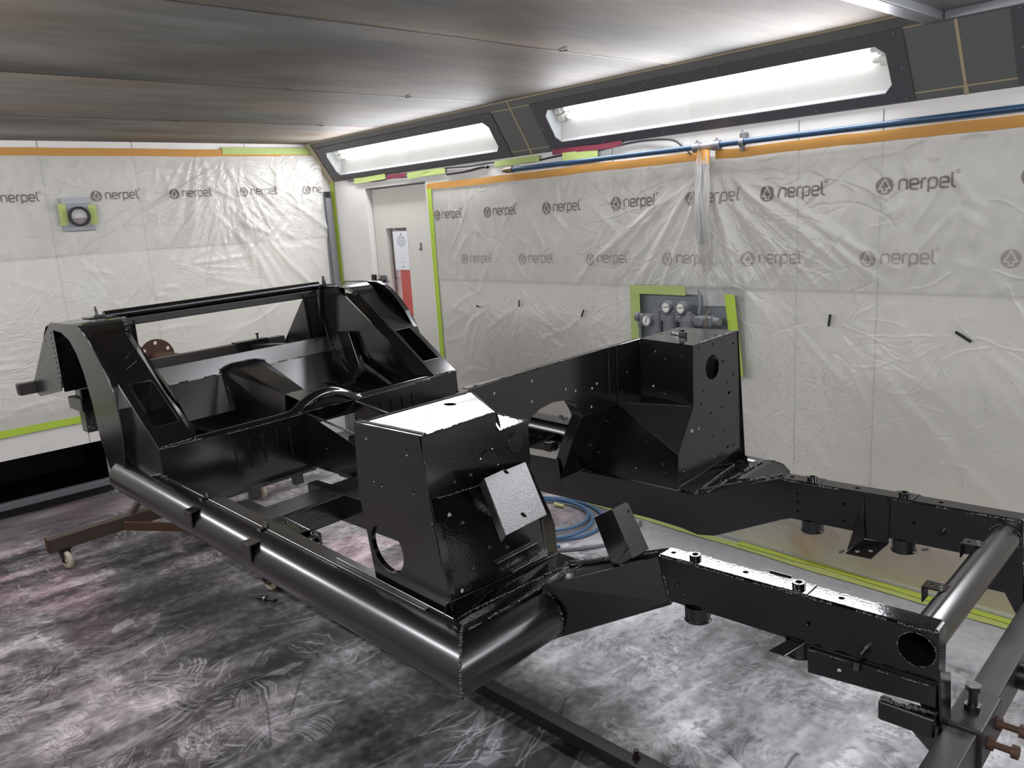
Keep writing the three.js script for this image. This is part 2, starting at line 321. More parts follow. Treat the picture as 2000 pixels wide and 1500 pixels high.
// ------------------------------------------------------------------ soffit with lights
// local frame: s along the slope from the ceiling edge down to the wall, n out of the slope into the room
function slopeFrame(side) {
  const top = side < 0 ? V(0, HC, ZR + 0.19) : V(0, HC, ZL - 0.19), low = side < 0 ? V(0, 2.093, ZR) : V(0, 2.093, ZL);
  const s = low.clone().sub(top).normalize(), n = V(0, -0.5, side < 0 ? 1 : -1).addScaledVector(s, 0); n.addScaledVector(s, -n.dot(s)).normalize();
  return { top, s, n, L: low.distanceTo(top), at: (x, a, h) => V(x, 0, 0).add(top).addScaledVector(s, a).addScaledVector(n, h) };
}
const LIGHTS = [[-5.80, -3.69], [-3.355, -1.325], [-0.965, 1.07], [1.42, 3.45]];
const HOLE = 0.2;                                    // height of the lens opening
function slopeBox(F, x0, x1, a0, a1, h0, h1, r = 0) {
  const w = x1 - x0, l = a1 - a0, h = h1 - h0, g = r ? new RoundedBoxGeometry(w, l, h, 2, r) : new THREE.BoxGeometry(w, l, h);
  const xa = V(1, 0, 0), m = new THREE.Matrix4().makeBasis(xa, F.s, F.n);
  if (m.determinant() < 0) m.makeBasis(V(-1, 0, 0), F.s, F.n);
  g.applyMatrix4(m.setPosition(F.at((x0 + x1) / 2, (a0 + a1) / 2, (h0 + h1) / 2))); return g;
}
for (const side of [-1, 1]) {
  const F = slopeFrame(side), S = group(side < 0 ? 'trim_4' : 'trim_5');
  struct(S, side < 0 ? 'sloping grey sheet metal soffit along the right wall' : 'sloping grey sheet metal soffit along the left wall', 'soffit');
  const joints = [XB, -3.52, -1.14, 1.24, XF];
  for (let i = 0; i + 1 < joints.length; i++) {      // each panel leaves the opening of its lamp free
    const [l0, l1] = LIGHTS[i], a = joints[i] + 0.002, b = joints[i + 1] - 0.002, x0 = l0 + 0.04, x1 = l1 - 0.04;
    part('soffit_panel', [slopeBox(F, a, x0, 0, F.L, -0.012, 0), slopeBox(F, x1, b, 0, F.L, -0.012, 0), slopeBox(F, x0, x1, 0, 0.07, -0.012, 0), slopeBox(F, x0, x1, 0.325, F.L, -0.012, 0)], M.soffit, S);
    if (i) part('sealant_strip', [slopeBox(F, joints[i] - 0.006, joints[i] + 0.006, 0, F.L, -0.002, 0.003, 0.001), slopeBox(F, joints[i] - 0.009, joints[i] + 0.009, F.L - 0.035, F.L, 0, 0.005, 0.002)], M.seal, S);
    part('sealant_strip', [slopeBox(F, l1, i + 1 < LIGHTS.length ? LIGHTS[i + 1][0] : XF, 0.048, 0.054, 0, 0.002), slopeBox(F, l1, i + 1 < LIGHTS.length ? LIGHTS[i + 1][0] : XF, 0.316, 0.322, 0, 0.002)], M.seal, S);
  }
  part('sealant_edge', slopeBox(F, XB, XF, -0.004, 0.006, -0.002, 0.004), M.seal, S);
  if (side < 0) part('corner_strip', slopeBox(F, XB, XB + 0.075, 0, F.L + 0.02, 0, 0.008, 0.002), std(0xb3a78c, 0.7), S, 'beige corner strip');
}
const tubeGlow = new THREE.MeshStandardMaterial({ color: 0xffffff, emissive: 0xf7fbff, emissiveIntensity: 3.2 });
function lampFixture(side, [x0, x1], label) {
  const F = slopeFrame(side), t = group('booth_light'); tag(t, label, 'light', side < 0 ? 'sloping light fixtures along the right soffit' : 'sloping light fixtures along the left soffit');
  const gx0 = x0 + 0.075, gx1 = x1 - 0.075, a0 = 0.1, a1 = 0.303, D = 0.13, c = 0.035;
  const outl = (q) => q.map(([x, a]) => { const p = F.at(x, a, 0); return [p.x, p.y, p.z]; });
  const lens = [[gx0 + c, a0], [gx1 - c, a0], [gx1, a0 + c], [gx1, a1 - c], [gx1 - c, a1], [gx0 + c, a1], [gx0, a1 - c], [gx0, a0 + c]];
  const f = part('frame', plate(outl([[x0, 0.048], [x1, 0.048], [x1, 0.345], [x0, 0.345]]), 0.007, F.n.toArray(), [outl(lens)], 0.001), M.frame, t);
  const rim = []; for (const [x, a] of [[x0 + 0.03, 0.06], [x1 - 0.03, 0.06], [x0 + 0.03, 0.333], [x1 - 0.03, 0.333], [x0 + 0.025, 0.2], [x1 - 0.025, 0.2], ...[0.2, 0.4, 0.6, 0.8].flatMap((k) => [[mix(x0, x1, k), 0.06], [mix(x0, x1, k), 0.333]])]) rim.push([x, a]);
  for (const [x, a] of rim) { const p = F.at(x, a, 0.007); part('screw', hexBolt(p.toArray(), F.n.toArray(), 0.005, 0.004), M.galv, f); }
  part('glass_pane', plate(outl(lens), 0.0012, F.n.toArray(), [], 0.0002).translate(0, 0, 0), M.glass, t);
  const R = part('reflector_box', [slopeBox(F, gx0, gx1, a0 - 0.012, a0, -D, -0.002), slopeBox(F, gx0, gx1, a1, a1 + 0.012, -D, -0.002), slopeBox(F, gx0 - 0.012, gx0, a0 - 0.012, a1 + 0.012, -D, -0.002), slopeBox(F, gx1, gx1 + 0.012, a0 - 0.012, a1 + 0.012, -D, -0.002), slopeBox(F, gx0, gx1, a0 - 0.012, a1 + 0.012, -D - 0.01, -D)], M.reflector, t);
  for (const a of [0.145, 0.19]) {
    part('fluorescent_tube', cyl(F.at(gx0 + 0.09, a, -0.075).toArray(), F.at(gx1 - 0.09, a, -0.075).toArray(), 0.014, 14), tubeGlow, t);
    for (const [p, q] of [[gx0 + 0.02, gx0 + 0.06], [gx1 - 0.06, gx1 - 0.02]]) part('tube_holder', [slopeBox(F, p, q, a - 0.017, a + 0.017, -D, -0.055, 0.003), cyl(F.at(p < gx0 + 0.03 ? q : p, a, -0.075).toArray(), F.at(p < gx0 + 0.03 ? q + 0.03 : p - 0.03, a, -0.075).toArray(), 0.012, 14)], M.white, t);
  }
  const L = new THREE.RectAreaLight(0xf9f9ff, LAMP_POWER, gx1 - gx0 - 0.06, 0.185); L.name = 'lamp_light';
  L.position.copy(F.at((x0 + x1) / 2, 0.2, 0.004)); L.lookAt(F.at((x0 + x1) / 2, 0.2, 1)); scene.add(L);
}
const LL = ['sloping light fixture with two tubes, left one near the back corner', 'long sloping light fixture with two tubes above the right wall sheeting', 'third sloping light fixture cut by the right edge of the photo', 'last sloping light fixture toward the booth front'];
LIGHTS.forEach((l, i) => lampFixture(-1, l, LL[i]));
LIGHTS.forEach((l, i) => lampFixture(1, l, ['light fixture over the left wall at the back end', 'light fixture over the left wall beside the rear half', 'light fixture over the left wall behind the camera', 'light fixture over the left wall near the front end'][i]));

// ------------------------------------------------------------------ door
{
  const d = group('door_1'); struct(d, 'white flush door with a narrow window and a paper notice', 'door');
  const zf = ZR - 0.05, lf = (pts, t, h) => plate(pts.map(([x, y]) => [x, y, zf - t]), t, [0, 0, 1], h);
  const win = [[-5.235, 1.70], [-4.965, 1.70], [-4.965, 1.02], [-5.235, 1.02]].map(([x, y]) => [x, y, zf - 0.04]);
  part('door_leaf', lf([[DX0 + 0.008, 0.01], [DX1 + 0.03, 0.01], [DX1 + 0.03, DH - 0.01], [DX0 + 0.008, DH - 0.01]], 0.04, [win]), M.offwhite, d);
  part('window_pane', boxG(-5.235, 1.02, zf - 0.024, -4.965, 1.70, zf - 0.021), M.glass, d);
  part('window_blind', boxG(-5.26, 1.0, zf - 0.075, -4.94, 1.72, zf - 0.07), M.pink, d, 'pale pink surface behind the door window');
  part('red_panel', boxG(-5.185, 1.0, zf - 0.069, -4.94, 1.41, zf - 0.066), M.redSheet, d, 'red surface showing through the door window');
  part('window_clip', boxG(-5.13, 1.68, zf - 0.02, -4.97, 1.715, zf - 0.012), M.greyFit, d);
  part('frame_head', boxG(DX0, DH - 0.006, ZR - 0.15, DX1, DH + 0.0, ZR + 0.002), M.greyFit, d);
  const h = group('handle', d);
  part('lock_plate', [boxG(-5.36, 1.27, zf, -5.28, 1.34, zf + 0.014, 0.004), cyl([-5.325, 1.305, zf], [-5.325, 1.305, zf + 0.05], 0.012)], M.greyFit, h);
  part('lever', [pipe([[-5.325, 1.305, zf + 0.05], [-5.29, 1.31, zf + 0.055], [-5.24, 1.30, zf + 0.05]], 0.009), boxG(-5.4, 1.30, ZR, -5.35, 1.35, ZR + 0.02, 0.004)], M.bolt, h);
  part('keyhole', [boxG(-4.80, 1.53, zf, -4.785, 1.585, zf + 0.008, 0.003), cyl([-4.792, 1.54, zf], [-4.792, 1.54, zf + 0.02], 0.007)], M.greyFit, d);
  const c = canvas(256, 512), x = c.getContext('2d'); x.fillStyle = '#dfe1e4'; x.fillRect(0, 0, 256, 512);
  x.fillStyle = '#b9bfc6'; x.beginPath(); x.arc(140, 130, 78, 0, 6.3); x.fill(); x.strokeStyle = '#cdd1d6'; x.lineWidth = 12; x.strokeRect(92, 108, 96, 46);
  x.fillStyle = '#c6cace'; for (const [a, b, w] of [[130, 290, 30], [108, 350, 80], [100, 400, 96]]) x.fillRect(a, b, w, 12);
  x.fillStyle = '#44484c'; x.beginPath(); x.moveTo(128, 44); x.lineTo(144, 22); x.lineTo(156, 44); x.fill(); x.beginPath(); x.arc(140, 470, 10, 0, 6.3); x.fill();
  const n = part('paper_notice', boxG(-5.145, 1.385, zf + 0.001, -4.955, 1.675, zf + 0.0025), new THREE.MeshStandardMaterial({ map: tex(c), roughness: 0.8 }));
  tag(n, 'white paper notice with a pale grey disc on the door window', 'notice');
}

// ------------------------------------------------------------------ plastic sheeting with printed logos
function logo(x, cx, cy, s, col) {                   // s = pixels per metre
  s *= 0.94; const R = 0.038 * s; x.save(); x.translate(cx, cy); x.fillStyle = col; x.strokeStyle = col; x.beginPath(); x.arc(0, 0, R, 0, 6.3); x.fill();
  x.strokeStyle = 'rgba(232,231,226,0.95)'; x.lineWidth = R * 0.17; x.lineJoin = 'miter'; x.beginPath();
  x.moveTo(0, -R * 0.8); x.lineTo(R * 0.62, R * 0.3); x.lineTo(R * 0.22, R * 0.3); x.lineTo(R * 0.22, R * 0.72); x.lineTo(-R * 0.22, R * 0.72); x.lineTo(-R * 0.22, R * 0.3); x.lineTo(-R * 0.62, R * 0.3); x.closePath(); x.stroke();
  const h = 0.042 * s, w = 0.033 * s, g = 0.040 * s; x.strokeStyle = col; x.lineWidth = 0.0095 * s; x.lineJoin = 'round'; x.lineCap = 'butt';
  let px = 0.062 * s; const b = h * 0.5, r = h * 0.3;
  const n = () => { x.beginPath(); x.moveTo(px, b); x.lineTo(px, -b + r); x.quadraticCurveTo(px, -b, px + r, -b); x.lineTo(px + w - r, -b); x.quadraticCurveTo(px + w, -b, px + w, -b + r); x.lineTo(px + w, b); x.stroke(); };
  const e = () => { x.beginPath(); x.moveTo(px, 0); x.lineTo(px + w, 0); x.lineTo(px + w, -b + r); x.quadraticCurveTo(px + w, -b, px + w - r, -b); x.lineTo(px + r, -b); x.quadraticCurveTo(px, -b, px, -b + r); x.lineTo(px, b - r); x.quadraticCurveTo(px, b, px + r, b); x.lineTo(px + w, b); x.stroke(); };
  const rL = () => { x.beginPath(); x.moveTo(px, b); x.lineTo(px, -b + r); x.quadraticCurveTo(px, -b, px + r, -b); x.lineTo(px + w * 0.6, -b); x.stroke(); };
  const p = () => { x.beginPath(); x.moveTo(px, b * 1.75); x.lineTo(px, -b + r); x.quadraticCurveTo(px, -b, px + r, -b); x.lineTo(px + w - r, -b); x.quadraticCurveTo(px + w, -b, px + w, -b + r); x.lineTo(px + w, b - r); x.quadraticCurveTo(px + w, b, px + w - r, b); x.lineTo(px, b); x.stroke(); };
  const l = () => { x.beginPath(); x.moveTo(px, -b * 1.9); x.lineTo(px, b - r); x.quadraticCurveTo(px, b, px + r, b); x.lineTo(px + w * 0.45, b); x.stroke(); };
  n(); px += g + 0.006 * s; e(); px += g + 0.006 * s; rL(); px += g * 0.72; p(); px += g + 0.006 * s; e(); px += g + 0.007 * s; l();
  x.lineWidth = 0.003 * s; x.beginPath(); x.arc(px + w * 0.62, -b * 1.9, 0.007 * s, 0, 6.3); x.stroke(); x.restore();
}
function filmCanvas(w, h, wm, hm, fold, logos, specks, stain) {   // fold: height (m from the top) where the double layer ends
  const s = w / wm; const [c, x] = paint(w, h, (i, j) => {
    const X = i / s, Y = j / s; const f = fbm(X * 2.2, Y * 2.2, 301, 3), q = fbm(X * 26, Y * 18, 311, 3);
    const edge = Y < fold(X) ? 1 : 0; let v = 238 - edge * 11 + (f - 0.5) * 8 + (q - 0.5) * (edge ? 16 : 7); let y = 0;
    if (stain) y = stain(X, Y);
    return [v - y * 0.15, v - 1.2 - y * 0.42, v - 6 - y * 0.75];
  });
  for (const [lx, ly, a] of logos) logo(x, lx * s, ly * s, s, `rgba(112,106,94,${a})`);
  for (let n = 0; n < specks.n; n++) { const p = specks.at(); x.fillStyle = `rgba(70,66,60,${rr(0.15, 0.55)})`; x.beginPath(); x.ellipse(p[0] * s, p[1] * s, rr(0.4, 1.4), rr(0.3, 0.9), rnd() * 3, 0, 6.3); x.fill(); }
  return tex(c);
}
// a draped sheet as a fine grid: P(u,v,d) gives the point, D(a,b) its distance from the wall; cut(a,b) leaves holes
function sheet(nx, ny, P, D, cut) {
  const pos = new Float32Array((nx + 1) * (ny + 1) * 3), uv = new Float32Array((nx + 1) * (ny + 1) * 2), idx = [];
  for (let j = 0; j <= ny; j++) for (let i = 0; i <= nx; i++) { const u = i / nx, v = j / ny, k = j * (nx + 1) + i, p = P(u, v, D(u, v)); pos.set(p, 3 * k); uv[2 * k] = u; uv[2 * k + 1] = 1 - v; }
  for (let j = 0; j < ny; j++) for (let i = 0; i < nx; i++) { if (cut && cut((i + 0.5) / nx, (j + 0.5) / ny)) continue; const k = j * (nx + 1) + i; idx.push(k, k + nx + 1, k + 1, k + 1, k + nx + 1, k + nx + 2); }
  const g = new THREE.BufferGeometry(); g.setAttribute('position', new THREE.BufferAttribute(pos, 3)); g.setAttribute('uv', new THREE.BufferAttribute(uv, 2)); g.setIndex(idx); g.computeVertexNormals(); return g;
}
const crinkle = (X, Y, s) => {                       // sharp creases of thin film
  const wx = X + 0.25 * fbm(X * 1.7, Y * 1.7, s + 1, 2), wy = Y + 0.25 * fbm(X * 1.7, Y * 1.7, s + 2, 2);
  return 0.5 * Math.pow(ridge(wx * 2.6, wy * 1.9, s + 3), 9) + 0.5 * Math.pow(ridge(wx * 1.7 + wy * 1.9, wy * 2.3 - wx * 1.2, s + 4), 11) + 0.35 * Math.pow(ridge(wx * 5.5 - wy * 3, wy * 5.5, s + 5), 8);
};
function creaseField(nx, ny, w, h, list) {            // folds stamped one by one into a height grid
  const H = new Float32Array((nx + 1) * (ny + 1)), sx = nx / w, sy = ny / h;
  for (const { x, y, a, L, wd, A, c = 0 } of list) {
    const ca = Math.cos(a), sa = Math.sin(a), R = L / 2 + 3 * wd + Math.abs(c) * L * L;
    for (let j = Math.max(0, Math.floor((y - R) * sy)); j <= Math.min(ny, Math.ceil((y + R) * sy)); j++) for (let i = Math.max(0, Math.floor((x - R) * sx)); i <= Math.min(nx, Math.ceil((x + R) * sx)); i++) {
      const px = i / sx - x, py = j / sy - y, q = px * ca + py * sa; if (Math.abs(q) > L / 2) continue;
      const t = -px * sa + py * ca + c * q * q; const k = 2 * q / L; H[j * (nx + 1) + i] += A * Math.exp(-t * t / (wd * wd)) * (1 - k * k);
    }
  }
  return (u, v) => H[Math.round(v * ny) * (nx + 1) + Math.round(u * nx)];
}
const fan = (out, x, y, n, a0, a1, r0, r1, L0, L1, A0, A1, w0 = 0.011, w1 = 0.02) => { for (let i = 0; i < n; i++) { const a = mix(a0, a1, (i + rnd()) / n), L = rr(L0, L1), r = rr(r0, r1) + L / 2; out.push({ x: x + r * Math.cos(a), y: y + r * Math.sin(a), a, L, wd: rr(w0, w1), A: rr(A0, A1), c: rr(-0.25, 0.25) }); } };
const strew = (out, n, x0, x1, y0, y1, a0, a1, L0, L1, A0, A1, w0 = 0.011, w1 = 0.02) => { for (let i = 0; i < n; i++) out.push({ x: rr(x0, x1), y: rr(y0, y1), a: rr(a0, a1), L: rr(L0, L1), wd: rr(w0, w1), A: rr(A0, A1), c: rr(-0.7, 0.7) }); };
function creaseMap(w, h, wm, spots, n) {            // height map of fine creases: thin strokes, some fanning from the given spots
  const c = canvas(w, h), x = c.getContext('2d'), k = w / wm; x.fillStyle = '#808080'; x.fillRect(0, 0, w, h); x.lineCap = 'round';
  const line = (px, py, a, L) => {
    const up = rnd() < 0.6, al = rr(0.15, 0.6); x.beginPath(); x.moveTo(px, py); let q = a; const st = 4 + Math.floor(L / 14);
    for (let i = 0; i < st; i++) { q += rr(-0.3, 0.3); px += Math.cos(q) * L / st; py += Math.sin(q) * L / st; x.lineTo(px, py); }
    const g = up ? 255 : 0; for (const [lw, f] of [[6, 0.25], [3.4, 0.4], [1.6, 0.6]]) { x.lineWidth = lw; x.strokeStyle = `rgba(${g},${g},${g},${al * f})`; x.stroke(); }
  };
  for (let i = 0; i < n; i++) line(rnd() * w, rnd() * h, rnd() * 6.28, rr(0.03, 0.22) * k);
  for (const [sx, sy, m, a0, a1, L] of spots) for (let i = 0; i < m; i++) { const a = rr(a0, a1), r = rr(0.02, 0.35); line((sx + r * Math.cos(a)) * k, (sy + r * Math.sin(a)) * k, a, rr(0.2, 1) * L * k); }
  return tex(c, false);
}
const filmMat = (map, bump) => new THREE.MeshPhysicalMaterial({ map, bumpMap: bump, bumpScale: 0.006, roughness: 0.36, transmission: 0.58, thickness: 0, ior: 1.5, side: THREE.DoubleSide });
const RX0 = -4.575, RX1 = 0.9, RY1 = 1.966, RY0 = 0.028, TEE = -2.272;
{
  const w = RX1 - RX0, h = RY1 - RY0, logos = [];
  for (const x of [-4.49, -3.955, -3.415, -2.875, -2.375, -1.96, -1.43, -0.9, -0.37, 0.16]) logos.push([x - RX0, RY1 - 1.772, Math.abs(x + 2.375) < 0.01 ? 0.65 : 0.85]);
  for (const x of [-4.215, -3.65, -3.075, -2.52, -2.06, -1.49, -0.95, -0.4]) logos.push([x - RX0, RY1 - 1.472, 0.42]);
  const map = filmCanvas(2048, Math.round(2048 * h / w), w, h, () => RY1 - 1.322, logos,
    { n: 2600, at: () => { if (rnd() < 0.35) { const a = rr(0.5, 1.7), y = rr(0.8, 1.25); return [a, y + 0.1 * Math.sin(a * 7)]; } if (rnd() < 0.4) return [rr(2.4, 3.0), rr(0.9, 1.5)]; return [rnd() * w, rr(0.62, h)]; } },
    (X, Y) => { const x = X + RX0, y = RY1 - Y; return 70 * Math.exp(-Math.pow((x + 1.85) / 0.3, 2)) * smooth(0.35, 0.02, y) * smooth(0.4, 0.65, fbm(X * 5, Y * 6, 333, 3)) + 30 * smooth(0.7, 0.05, y) * smooth(-2.4, -1, x); });
  const NX = 608, NY = 216, C = [], X0 = (x) => x - RX0, Y0 = (y) => RY1 - y;
  fan(C, X0(TEE), Y0(1.97), 50, 0.5, 2.6, 0.08, 0.25, 0.3, 1.0, 0.006, 0.018);
  for (const [ax, ay] of [[-3.685, 1.193], [-3.141, 1.155], [-4.099, 1.156]]) fan(C, X0(ax), Y0(ay), 9, 0.3, 2.8, 0.02, 0.1, 0.15, 0.5, 0.004, 0.01);
  for (const [ax, ay] of [[-1.644, 1.2], [-1.093, 1.165], [-2.0, 1.33]]) fan(C, X0(ax), Y0(ay), 7, 0.5, 1.9, 0.02, 0.2, 0.2, 0.7, 0.003, 0.008);
  strew(C, 130, 0, w, 0.03, 0.66, 0.6, 2.4, 0.08, 0.4, 0.003, 0.009);
  strew(C, 40, 2.4, w, 0.5, 1.7, 0.7, 1.1, 0.3, 0.8, 0.003, 0.008, 0.014, 0.03);
  strew(C, 60, 0, 2.2, 0.6, 1.6, -0.6, 1.2, 0.1, 0.5, 0.002, 0.007);
  strew(C, 300, 0, w, 0, h, 0, 3.14, 0.04, 0.15, 0.0015, 0.004, 0.01, 0.014);
  fan(C, X0(-1.45), Y0(0.12), 16, 3.3, 4.3, 0.02, 0.1, 0.15, 0.4, 0.006, 0.014);
  const folds = creaseField(NX, NY, w, h, C);
  const D = (u, v) => {
    const X = u * w, Y = v * h, x = X + RX0, y = RY1 - Y;
    const taped = smooth(0, 0.12, Y) * smooth(0, 0.1, h - Y) * smooth(0, 0.1, X);
    let d = 0.004 + taped * (0.012 * fbm(X * 1.3, Y * 1.1, 401, 2) + 0.55 * folds(u, v));
    // gathers hanging from the wrapped drop pipe under the tee
    const dx = x - TEE, r = Math.hypot(dx, y - 2.0), th = Math.atan2(dx, 2.02 - y);
    d += 0.014 * Math.exp(-Math.pow(th / 0.8, 2)) * smooth(0.05, 0.3, r) * Math.exp(-Math.max(0, r - 0.5) / 0.4) * (0.5 + 0.5 * Math.sin(th * 22 + 5 * vnoise(th * 6, r * 1.5, 77)));
    const pipeW = 0.032 + 0.045 * smooth(1.95, 1.35, y); d += 0.02 * Math.exp(-Math.pow(dx / pipeW, 2)) * smooth(1.12, 1.4, y);
    d += 0.03 * Math.exp(-Math.pow((x + 2.43) / 0.3, 2) - Math.pow((y - 1.2) / 0.3, 2));
    if (y > 1.322) d += 0.003;
    d += 0.05 * smooth(0.3, 0.03, y) * smooth(0.6, 0, Math.abs(x + 1.7)) * fbm(X * 6, Y * 3, 66, 2);
    return d;
  };
  const g = sheet(NX, NY, (u, v, d) => [RX0 + u * w, RY1 - v * h, ZR + d], D, (u, v) => { const x = RX0 + u * w, y = RY1 - v * h; return x > -2.735 && x < -2.15 && y < (x < -2.3 ? 1.295 : 1.24) && y > 0.9; });
  tag(part('plastic_sheet', g, filmMat(map, creaseMap(2048, Math.round(2048 * h / w), w, [[X0(TEE), Y0(1.97), 170, 0.4, 2.74, 0.9], [X0(-3.685), Y0(1.193), 30, 0, 3.1, 0.4], [X0(-3.141), Y0(1.155), 30, 0, 3.1, 0.4], [X0(-1.644), Y0(1.2), 14, 0, 3.1, 0.5], [X0(-1.093), Y0(1.165), 14, 0, 3.1, 0.5], [X0(-1.75), Y0(0.05), 60, 3.3, 4.6, 0.5], [X0(-3.2), Y0(1.0), 60, -0.5, 3.6, 0.5]], 520))), 'long printed plastic masking film draped over the right wall', 'plastic sheet');
}
{
  const z0 = ZL - 0.03, z1 = -3.34, y1 = 2.305, y0 = 0.57, w = z0 - z1, h = y1 - y0, logos = [];
  for (const z of [-0.51, -1.035, -1.65, -2.165, -2.685, -3.2]) logos.push([z0 - z, y1 - 2.036, 0.85]);
  const map = filmCanvas(2048, Math.round(2048 * h / w), w, h, (X) => y1 - 1.655 + 0.01 * Math.sin(X * 5), logos, { n: 1300, at: () => [rnd() * w, rr(0.2, h)] });
  const NX = 420, NY = 194, C = [], X0 = (z) => z0 - z, Y0 = (y) => y1 - y;
  fan(C, X0(-2.6), Y0(2.28), 34, 0.5, 2.7, 0.05, 0.5, 0.15, 0.6, 0.005, 0.013);
  fan(C, X0(-2.45), Y0(2.1), 12, 0.75, 1.2, 0.1, 0.4, 0.5, 1.1, 0.006, 0.014, 0.014, 0.026);
  strew(C, 60, X0(-2.4), X0(-3.38), 0.03, 0.66, 0.3, 2.6, 0.08, 0.4, 0.004, 0.013);
  strew(C, 60, 0, X0(-2.4), 0.03, 0.66, 0.9, 2.2, 0.06, 0.25, 0.002, 0.006);
  fan(C, X0(-1.98), Y0(1.52), 5, -0.3, 0.3, 0.02, 0.3, 0.2, 0.7, 0.004, 0.009);
  fan(C, X0(-1.98), Y0(1.52), 6, 1.6, 2.6, 0.02, 0.08, 0.3, 0.8, 0.004, 0.009);
  strew(C, 26, 0, 2.0, 0.95, 1.7, -0.12, 0.18, 0.3, 0.8, 0.003, 0.009, 0.01, 0.016);
  strew(C, 50, 0.8, 3.7, 0.7, 1.65, -0.5, 1.2, 0.1, 0.5, 0.002, 0.007);
  strew(C, 200, 0, w, 0, h, 0, 3.14, 0.04, 0.15, 0.0015, 0.004, 0.01, 0.014);
  const folds = creaseField(NX, NY, w, h, C);
  const D = (u, v) => {
    const X = u * w, Y = v * h, taped = smooth(0, 0.1, Y) * smooth(0, 0.1, h - Y);
    const cor = smooth(2.3, 3.4, X);
    let d = 0.004 + taped * (0.012 * fbm(X * 1.3, Y * 1.1, 501, 2) + 0.85 * folds(u, v));
    const dx = X - 2.75, th = Math.atan2(dx + 0.45 * Y, Y + 0.15), r = Math.hypot(dx, Y); d += taped * 0.012 * Math.exp(-Math.pow((th - 0.35) / 0.5, 2)) * Math.exp(-r / 0.9) * (0.5 + 0.5 * Math.sin(th * 26 + 4 * vnoise(th * 5, r * 2, 78)));
    d += taped * 0.006 * Math.pow(ridge(X * 0.9, Y * 5.5 + fbm(X, Y, 555, 2) * 3, 556), 6) * smooth(0.9, 1.3, Y);
    if (Y < y1 - 1.655) d += 0.003;
    d += 0.05 * smooth(0.42, 0.02, w - X) * (1 - 0.5 * smooth(0, 1, Y)) * (0.4 + 0.6 * fbm(X * 3, Y * 2, 588, 2));
    return d;
  };
  const g = sheet(NX, NY, (u, v, d) => [XB + d, y1 - v * h, z0 - u * w], D, (u, v) => { const z = z0 - u * w, y = y1 - v * h; return z < -1.41 && z > -1.615 && y < 2.035 && y > 1.808; });
  tag(part('plastic_sheet', g, filmMat(map, creaseMap(2048, Math.round(2048 * h / w), w, [[X0(-2.6), Y0(2.28), 150, 0.4, 2.7, 0.8], [X0(-3.0), Y0(2.0), 90, 0, 6.3, 0.4], [X0(-1.98), Y0(1.52), 16, -0.4, 0.5, 0.7], [X0(-1.98), Y0(1.52), 16, 1.7, 2.4, 0.7], [X0(-0.7), Y0(1.2), 40, -0.25, 0.25, 1.2], [X0(-0.7), Y0(0.9), 40, -0.25, 0.3, 1.4]], 520))), 'printed plastic masking film stretched over the back wall', 'plastic sheet');
}
{ // film-wrapped drop pipe below the tee
  const prof = []; for (let i = 0; i <= 24; i++) { const t = i / 24; prof.push([0.025 + 0.012 * Math.sin(t * 2.6) - 0.012 * t * t, 1.985 - t * 0.62]); }
  const pos = [], nx = 40; const g = sheet(nx, 24, (u, v) => { const i = v * 24, [r, y] = prof[Math.min(24, Math.round(i))], a = u * 6.2832, q = r * (1 + 0.14 * Math.sin(a * 6 + y * 9) + 0.08 * Math.sin(a * 11 - y * 21)); return [TEE + q * Math.cos(a), y, ZR + 0.07 + 0.02 * Math.sin(v * 3.14) - 0.05 * v * v * v + q * Math.sin(a)]; }, () => 0);
  const t = group('wrapped_drop_pipe'); tag(t, 'drop pipe wrapped in crinkled clear film hanging from the blue pipe tee', 'pipe');
  part('film_wrap', g, new THREE.MeshPhysicalMaterial({ color: 0xe4e3e0, roughness: 0.25, transmission: 0.72, thickness: 0, side: THREE.DoubleSide }), t);
  part('pipe', cyl([TEE, 1.97, ZR + 0.07], [TEE, 1.55, ZR + 0.085], 0.012), M.greyFit, t);
  part('paper_collar', cyl([TEE, 1.995, ZR + 0.068], [TEE, 1.93, ZR + 0.072], 0.0295, 20, 0.027), M.orange, t, 'brown paper tape collar');
}

// ------------------------------------------------------------------ tapes
function tapeStrip(name, mat, x0, y0, x1, y1, wall, label, cat = 'tape', wob = 0.004, d = 0.006, grp) {   // (x or z, y) rectangle on a wall
  const L = Math.max(Math.abs(x1 - x0), Math.abs(y1 - y0)), horiz = Math.abs(x1 - x0) > Math.abs(y1 - y0), n = Math.max(6, Math.ceil(L / 0.04)), s = Math.floor(rr(1, 900));
  const g = sheet(horiz ? n : 4, horiz ? 4 : n, (u, v) => {
    let a = mix(x0, x1, u), y = mix(y0, y1, v); const k = horiz ? a : y; const o = (fbm(k * 3, 0.5, s, 3) - 0.5) * 2 * wob;
    if (horiz) y += o; else a += o; const dd = d + 0.002 * fbm(k * 9, (horiz ? v : u) * 2, s + 1, 2);
    return wall === 'right' ? [a, y, ZR + dd] : wall === 'back' ? [XB + dd, y, a] : [a, dd, y];
  }, () => 0);
  g.computeVertexNormals(); mat.side = THREE.DoubleSide;
  return tag(part(name, g, mat), label, cat, grp);
}
tapeStrip('paper_tape', M.orange, RX0 - 0.015, 1.994, TEE - 0.03, 1.952, 'right', 'brown paper tape along the film top left of the pipe tee', 'tape', 0.008, 0.012);
tapeStrip('paper_tape', M.orange, TEE + 0.03, 1.994, RX1, 1.95, 'right', 'brown paper tape along the film top right of the pipe tee', 'tape', 0.008, 0.014);
tapeStrip('paper_tape', M.orange, ZL - 0.03, 2.347, -3.3, 2.297, 'back', 'brown paper tape along the top of the back wall film', 'tape', 0.004, 0.012);
